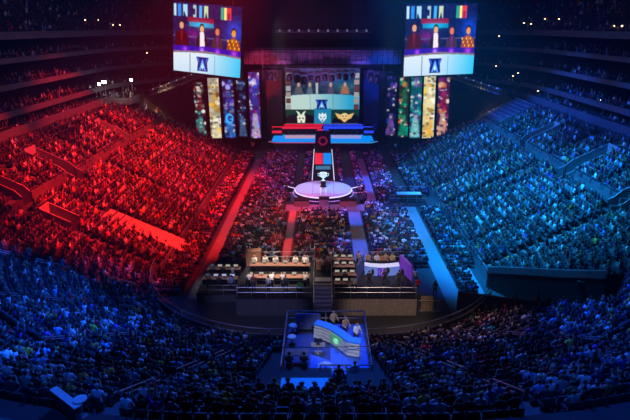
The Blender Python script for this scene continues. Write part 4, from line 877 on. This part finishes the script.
for k, (x, cc) in enumerate(((-2.0, (.12, .08, .08)), (-1.1, (.15, .1, .1)))): person((x, 27.7, ZB), 0, 'sit_desk', cc, 'dark', ('outer', 'inner')[k]+' technician seated at the brown control desk in the booth', 'technicians in the booth'); chair(x, 27.65, ZB, 0, ('outer', 'inner')[k]+' chair at the brown control desk in the booth')
r = empty('desk_lamp', (.2, 26.9, ZB-.1), 0, label='white curved lamp cover on the near edge of the booth', cat='lamp'); m = MB()
P0 = [(-.45+.9*k/8, .0, .9+.18*math.sin(PI*k/8)) for k in range(9)]; m.strip(P0, [(x, .35, z+.06) for x, y, z in P0]); m.build('cover', 'white', r); MB().tube([(0, .1, 0), (0, .1, .95)], .04).build('pole', 'steel', r)
person((1.9, 26.2, ZB), .1, 'stand', (.75, .82, .9), 'dark', 'person in pale blue standing at the near rail of the booth')
# landing and stairs nearer than the booth
tag(box('floor_landing', (-.8, 21.5, 7.3), (2.5, 2.5, 1.8), mat('cyan_carpet', (.08, .35, .6), .8)), kind='structure')
tag(MB().add([(-2.05, 26.8, 5.0), (.45, 26.8, 5.0), (.45, 22.75, 8.2), (-2.05, 22.75, 8.2), (-2.05, 26.8, 4.4), (.45, 26.8, 4.4), (.45, 22.75, 6.5), (-2.05, 22.75, 6.5)], [(0, 1, 2, 3), (4, 5, 1, 0), (5, 6, 2, 1), (7, 4, 0, 3)]).build('floor_ramp', bpy.data.materials['cyan_carpet']), kind='structure')
r = empty('booth_steps', (.9, 23.6, 6.0), 0, label='short white-edged steps climbing beside the blue ramp behind the booth', cat='stairs')
for k in range(6): MB().box((0, 2.2-k*.45, .0+k*.36), (.75, .45, .36)).build('step', 'bluepanel', r); MB().box((0, 2.4-k*.45, .185+k*.36), (.75, .06, .02)).build('step_edge', 'white', r)
person((.85, 22.9, 7.1), 0, 'stand', (.6, .02, .05), 'dark', 'person in red walking up the steps behind the booth')
r = empty('overhead_cable', (0, 28.6, 6.2), 0, label='thin black cable strung across the booth', cat='cable'); MB().tube([(-6, 0, .02), (-3, 0, -.05), (0, 0, -.07), (3.0, 0, 0)], .025).build('wire', 'black', r)
# ------------------------------------------------------------------ stair handrails in the near stand
def hand_rail(sd, ang, i0, i1, label):
    a = math.radians(ang); n = (sd*math.sin(a), -math.cos(a)); t = (n[1], -n[0])
    def pt(i, o): R = R0+i*PIT+.4; return Vector((sd*HX+n[0]*R+t[0]*o, YC+n[1]*R+t[1]*o, zrow(int(i), False)))
    P = pt(i0, 0); r = empty('stair_handrail', P, 0, label=label, cat='handrail', group='handrails on the near stairs')
    for o_ in (-.22, .22):
        A, B = pt(i0, o_)-P, pt(i1, o_)-P; MB().tube([A+Vector((0, 0, .9)), B+Vector((0, 0, .9))], .035).build('rail', 'steel', r)
    for i in (i0, i1): A = pt(i, 0)-P; MB().tube([A+Vector((-t[0]*.22, -t[1]*.22, .9)), A, A+Vector((t[0]*.22, t[1]*.22, .9))], .03).build('post', 'steel', r)
for sd in (-1, 1):
    for ai, ang in enumerate(STAIRS):
        for q, (i0, i1) in enumerate(((1, 4), (7, 10), (12, 15), (18, 21))):
            a = math.radians(ang); R = R0+i0*PIT; px, py, d = project(sd*(HX+R*math.sin(a)), YC-R*math.cos(a), zrow(i0, False)+.9)
            if not (0 < px < 630 and 0 < py < 420): continue
            if sd > 0 and ang > 40 and i0 < 11: continue
            hand_rail(sd, ang, i0, i1, f'{ORD[q+1]} double handrail up from the rail on the {"left" if sd<0 else "right"} {STN[ai]}')
# pale stair treads on the stairs
mb = MB()
for sd in (-1, 1):
    for ang in STAIRS:
        a = math.radians(ang); n = (sd*math.sin(a), -math.cos(a)); yaw = math.atan2(n[1], n[0])
        for i in range(NROW-1):
            R = R0+i*PIT+.42; x, y = sd*HX+n[0]*R, YC+n[1]*R
            if in_void(x, y, i*PIT+.4): continue
            if PLAT[0]+.5 < x < PLAT[1]-.5 and PLAT[2] < y: continue
            mb.box((x, y, zrow(i, False)+.1), (.42, 1.15, .2), yaw)
for sd in (-1, 1):
    for y in SIDE_STAIRS:
        for i in range(NROW-1):
            if i != RAISE_ROW-1 and not in_vom(sd*(17+i*PIT), y, i*PIT+.4): mb.box((sd*(HX+R0+i*PIT+.42), y, zrow(i, True)+.1), (.42, 1.15, .2))
tag(mb.build('floor_stair_treads', mat('tread', (.11, .11, .12), .8)), kind='structure')
# glass-topped tube rail on the bowl front wall
pts = arc_pts(13.9, 88, 0, 24, -1)+arc_pts(13.9, 0, 60, 16, 1)
r = empty('front_rail', (0, 50, 2.35), 0, label='curved tube rail on the front wall of the near stand', cat='railing'); MB().tube([(x, y-50, .45) for x, y in pts], .045).build('rail', 'steel', r)
for k in range(0, len(pts), 3): x, y = pts[k]; MB().tube([(x, y-50, 0), (x, y-50, .45)], .03).build('post', 'steel', r)
# counter and round table lower left on the walkway
A, B = Vector(on_z(53, 388, 12.3)), Vector(on_z(78, 407, 12.3)); D_ = B-A
r = empty('bar_counter', ((A.x+B.x)/2, (A.y+B.y)/2, 11.6), math.atan2(D_.y, D_.x), label='pale blue-lit counter on the walkway at lower left', cat='counter')
MB().box((0, 0, .68), (D_.length, .28, .06)).build('countertop', 'white', r); MB().box((0, 0, .33), (D_.length*.9, .18, .64)).build('body', 'parapet', r)
A = on_z(80, 399, 12.35); r = empty('round_table', (A[0], A[1], 11.6), 0, label='round white table at the end of the lower left counter', cat='table'); MB().lathe((0, 0, .72), [(.24, 0), (.24, .04)], 24).build('tabletop', 'white', r); MB().tube([(0, 0, 0), (0, 0, .73)], .03).lathe((0, 0, 0), [(.18, 0), (.16, .03)], 18).build('base', 'steel', r)
# ------------------------------------------------------------------ left camera balcony with floodlights
A = (-38.5, 99.5, 0)
r = empty('camera_balcony', (-38.2, 100., 11.6), 0, label='grey-lit camera balcony full of crew at the top of the left stand', cat='platform'); MB().box((0, 0, .1), (7, 6, .2)).build('deck', 'parapet', r); MB().box((3.45, 0, .7), (.1, 6, 1.1)).box((0, -3, .7), (7, .1, 1.1)).build('parapet', 'drape', r)
for k in range(9): person((-41+k*.75, 98.6+(k*37 % 5)*.6, 11.8), -1.2, ('stand', 'stand_desk')[k % 2], [(.05, .05, .06), (.55, .5, .45), (.2, .2, .25)][k % 3], 'dark', f'crew member on the lit left camera balcony, {ORD[k+1]} from the left', 'crew on the camera balcony')
for k, (px, py) in enumerate(((99, 84), (104, 82), (131, 80))):
    P = on_y(px, py, 101); r = empty('floodlight', P, 0, label=('white floodlight, leftmost above the camera balcony', 'bright slanted floodlight beside the leftmost one', 'single bright floodlight at the right of the camera balcony')[k], cat='floodlight', group='floodlights on the camera balcony')
    MB().box((0, .15, 0), (.9, .25, .6)).build('housing', 'black', r); MB().box((0, 0, 0), (.8 if k == 1 else .45, .06, .42)).build('lens', 'flood', r); h = P[2]-11.8; MB().tube([(0, .2, -.3), (0, .2, -h)], .05).build('stand', 'steel', r)
P = on_y(477, 130, 104); r = empty('floodlight', P, 0, label='deep blue glaring floodlight at the far edge of the right stand', cat='floodlight'); MB().box((0, .2, 0), (.8, .3, .6)).build('housing', 'black', r); MB().lathe((0, 0, 0), [(.3, 0), (.3, .05)], 16).build('lens', 'bluelens', r).rotation_euler = (PI/2, 0, 0)
# small warm bulbs in boxes and on the upper deck
spots = [(85, 20, 0), (98, 20, 0), (113, 25, 0), (120, 25, 0), (147, 53, 0), (524, 23, 0), (531, 24, 0), (545, 19, 0), (559, 19, 0), (614, 26, 0), (622, 26, 0), (499, 36, 0), (496, 66, 0), (513, 76, 0), (518, 73, 0), (538, 91, 0), (549, 82, 0), (600, 100, 0), (629, 128, 0)]
for k, (px, py, _) in enumerate(spots):
    side = 'left' if px < 320 else 'right'; a, b, c = ray(px, py); t = 43.5/abs(a)
    if b*t > 112: t = 112/b
    P = (a*t, b*t, CZ+c*t); rr_ = sum(1 for s in spots[:k] if (s[0] < 320) == (px < 320))+1
    r = empty('wall_lamp', P, 0, label=f'tiny warm lamp on the dark {side} upper levels, {ORD[rr_]} counting across', cat='lamp', group='tiny lamps on the upper levels'); MB().lathe((0, 0, -.12), [(.02, 0), (.14, .06), (.14, .18), (.02, .24)], 10).build('bulb', 'warm', r); MB().box((0, .1, .16), (.2, .1, .08)).build('bracket', 'black', r)

# ------------------------------------------------------------------ lights
def spot(loc, tgt, col, power, ang, blend=.6, size=.5):
    l = bpy.data.lights.new('spot', 'SPOT'); l.energy = power; l.color = col; l.spot_size = math.radians(ang); l.spot_blend = blend; l.shadow_soft_size = size
    o = bpy.data.objects.new('rig_or_fill_spot', l); COL.objects.link(o); o.location = loc; o.rotation_euler = (Vector(tgt)-Vector(loc)).to_track_quat('-Z', 'Y').to_euler(); return o
RED, CYAN, BLUE = (1, .014, .011), (.006, .31, .95), (.008, .11, 1.)
spot((-6, 74, 38), (-23, 82, 4), RED, 190000, 50); spot((-6, 60, 38), (-24, 64, 5), RED, 150000, 50)
spot((-10, 90, 38), (-35, 86, 10), RED, 110000, 42); spot((-8, 66, 38), (-34, 61, 9), RED, 100000, 38, .4)
spot((-10, 70, 30), (-20.5, 57.5, 3), (1, .03, .015), 32000, 22, .5); spot((-6, 62, 36), (-21, 52.5, 4), RED, 90000, 28, .3); spot((-8, 62, 36), (-31, 49, 9), RED, 70000, 28, .3)
spot((6, 62, 38), (22, 62, 3), CYAN, 190000, 54); spot((6, 80, 38), (23, 84, 4), CYAN, 150000, 50); spot((8, 52, 36), (24, 52, 6), CYAN, 90000, 50)
spot((10, 90, 38), (35, 90, 10), BLUE, 80000, 44); spot((10, 68, 38), (35, 66, 10), BLUE, 60000, 48)
spot((-9, 84, 36), (-11.9, 88, 0), RED, 20000, 18); spot((-12, 74, 36), (-12.5, 74, 0), RED, 42000, 13); spot((-12, 60, 36), (-12.5, 59, 0), RED, 42000, 13); spot((-4, 70, 36), (-4.1, 70, 0), RED, 108000, 9); spot((-4, 60, 36), (-4.1, 59, 0), RED, 108000, 10); spot((4, 69, 36), (4.5, 69, 0), BLUE, 126000, 10); spot((4, 58, 36), (4.5, 58, 0), BLUE, 126000, 12); spot((12, 60, 36), (12.7, 66, 0), BLUE, 42000, 17); spot((12, 52, 36), (12.7, 51, 0), BLUE, 42000, 17); spot((7, 80, 36), (7.6, 86, 0), BLUE, 150000, 18); spot((7, 74, 36), (8.5, 73.6, 0), BLUE, 108000, 12)
spot((-2, 72, 36), (-3, 73, 0), RED, 60000, 13)
spot((6, 50, 40), (8, 88, 0), (.06, .10, 1), 60000, 46); spot((-6, 50, 40), (-8, 84, 0), (1, .03, .14), 60000, 48)
spot((0, 36, 40), (0, 63, 0), (1, .6, .62), 26000, 34)
spot((-3, 40, 26), (-4.2, 48, 2.5), (1, .78, .62), 62000, 20); spot((5, 40, 26), (5.2, 48.6, 2.5), (.9, .75, .85), 20000, 20); spot((0, 34, 24), (.1, 45.5, 1.5), (.8, .6, .55), 6000, 12); spot((-10, 42, 24), (-10, 48.5, 1), (.8, .8, 1), 6000, 16)  # stair tower spot is an added fill for the dark gap
spot((6, 26, 16), (6, 43, 1), (1, .72, .58), 6000, 24); spot((-6, 26, 16), (-6, 43, 1), (.35, .38, 1), 6500, 26)  # fills added in open air in front of the platform drapes
spot((-6, 24, 40), (-24, 28, 8), BLUE, 85000, 40, .25); spot((-8, 36, 40), (-17, 40, 4), BLUE, 26000, 24, .5); spot((-4, 44, 40), (-10, 26, 8), BLUE, 42000, 50)
spot((8, 30, 40), (25, 27, 8), BLUE, 60000, 40, .5); spot((4, 46, 40), (12, 24, 9), BLUE, 45000, 46); spot((0, 50, 38), (0, 27, 5), (.15, .25, 1), 7000, 50)
spot((-6, 36, 34), (-12, 33, 5), BLUE, 24000, 13); spot((-6, 36, 34), (-15, 28, 7), BLUE, 14000, 12)
spot((-4, 12, 30), (-10.6, 16, 12.5), BLUE, 5000, 28); spot((4, 12, 30), (12, 17, 12.5), BLUE, 5000, 30)
spot((5, 40, 36), (9, 35.5, 4), (1, .55, .38), 12000, 26)
spot((2, 17, 18), (.9, 30.3, 5.5), (.8, .85, 1), 6500, 14, .3); spot((0, 30, 34), (.2, 29.5, 5), (.2, .35, 1), 7000, 13); spot((-1, 34, 30), (-.8, 22.9, 7.5), (.02, .30, 1), 14000, 11)  # desk-front spot is an added fill in empty air above the near seats
spot((-5, 90, 26), (-2.2, 79.5, 1), (.6, .62, 1), 24000, 14); spot((5, 90, 26), (2.6, 79.5, 1), (.02, .40, 1), 40000, 14)
spot((-9, 110, 12), (-9, 117, 18.6), (.75, .16, .6), 4200, 80); spot((0, 109, 12), (0, 118, 18.6), (.6, .16, .8), 4200, 80); spot((9, 110, 12), (9, 117, 18.6), (.25, .14, 1), 4200, 80); spot((-14, 104, 24), (-12, 126, 9), (1, .05, .12), 9000, 42); spot((14, 104, 24), (12, 126, 9), BLUE, 14000, 42)  # purple uplights added in open air below the truss
spot((-33, 94, 18), (-38, 101, 12), (1, .92, .85), 2400, 60); spot((-26, 98, 16), (-33, 107, 9), (1, .7, .35), 3200, 40); spot((26, 98, 16), (33, 107, 9), (1, .75, .6), 2200, 40)
for s, c in ((-1, (.5, .22, .40)), (1, (.10, .2, .9))): spot((s*6, 60, 38), (s*44, 84, 20), c, 9000, 80)
for s in (-1, 1): spot((s*10, 70, 41), (s*50, 90, 28), (.05, .15, .9), 3500, 70)
w = bpy.data.worlds.new('world'); S.world = w; w.use_nodes = True; w.node_tree.nodes['Background'].inputs[0].default_value = (.10, .16, .55, 1); w.node_tree.nodes['Background'].inputs[1].default_value = .03
S.cycles.max_bounces = 4; S.cycles.diffuse_bounces = 2
print('crowd', len(rest), 'ind', len(IND), 'seats', len(rs))

# thin theatrical haze
v = w.node_tree.nodes.new('ShaderNodeVolumeScatter'); v.inputs['Density'].default_value = .0005; v.inputs['Anisotropy'].default_value = .2; v.inputs['Color'].default_value = (.85, .9, 1, 1)
w.node_tree.links.new(v.outputs[0], w.node_tree.nodes['World Output'].inputs['Volume'])
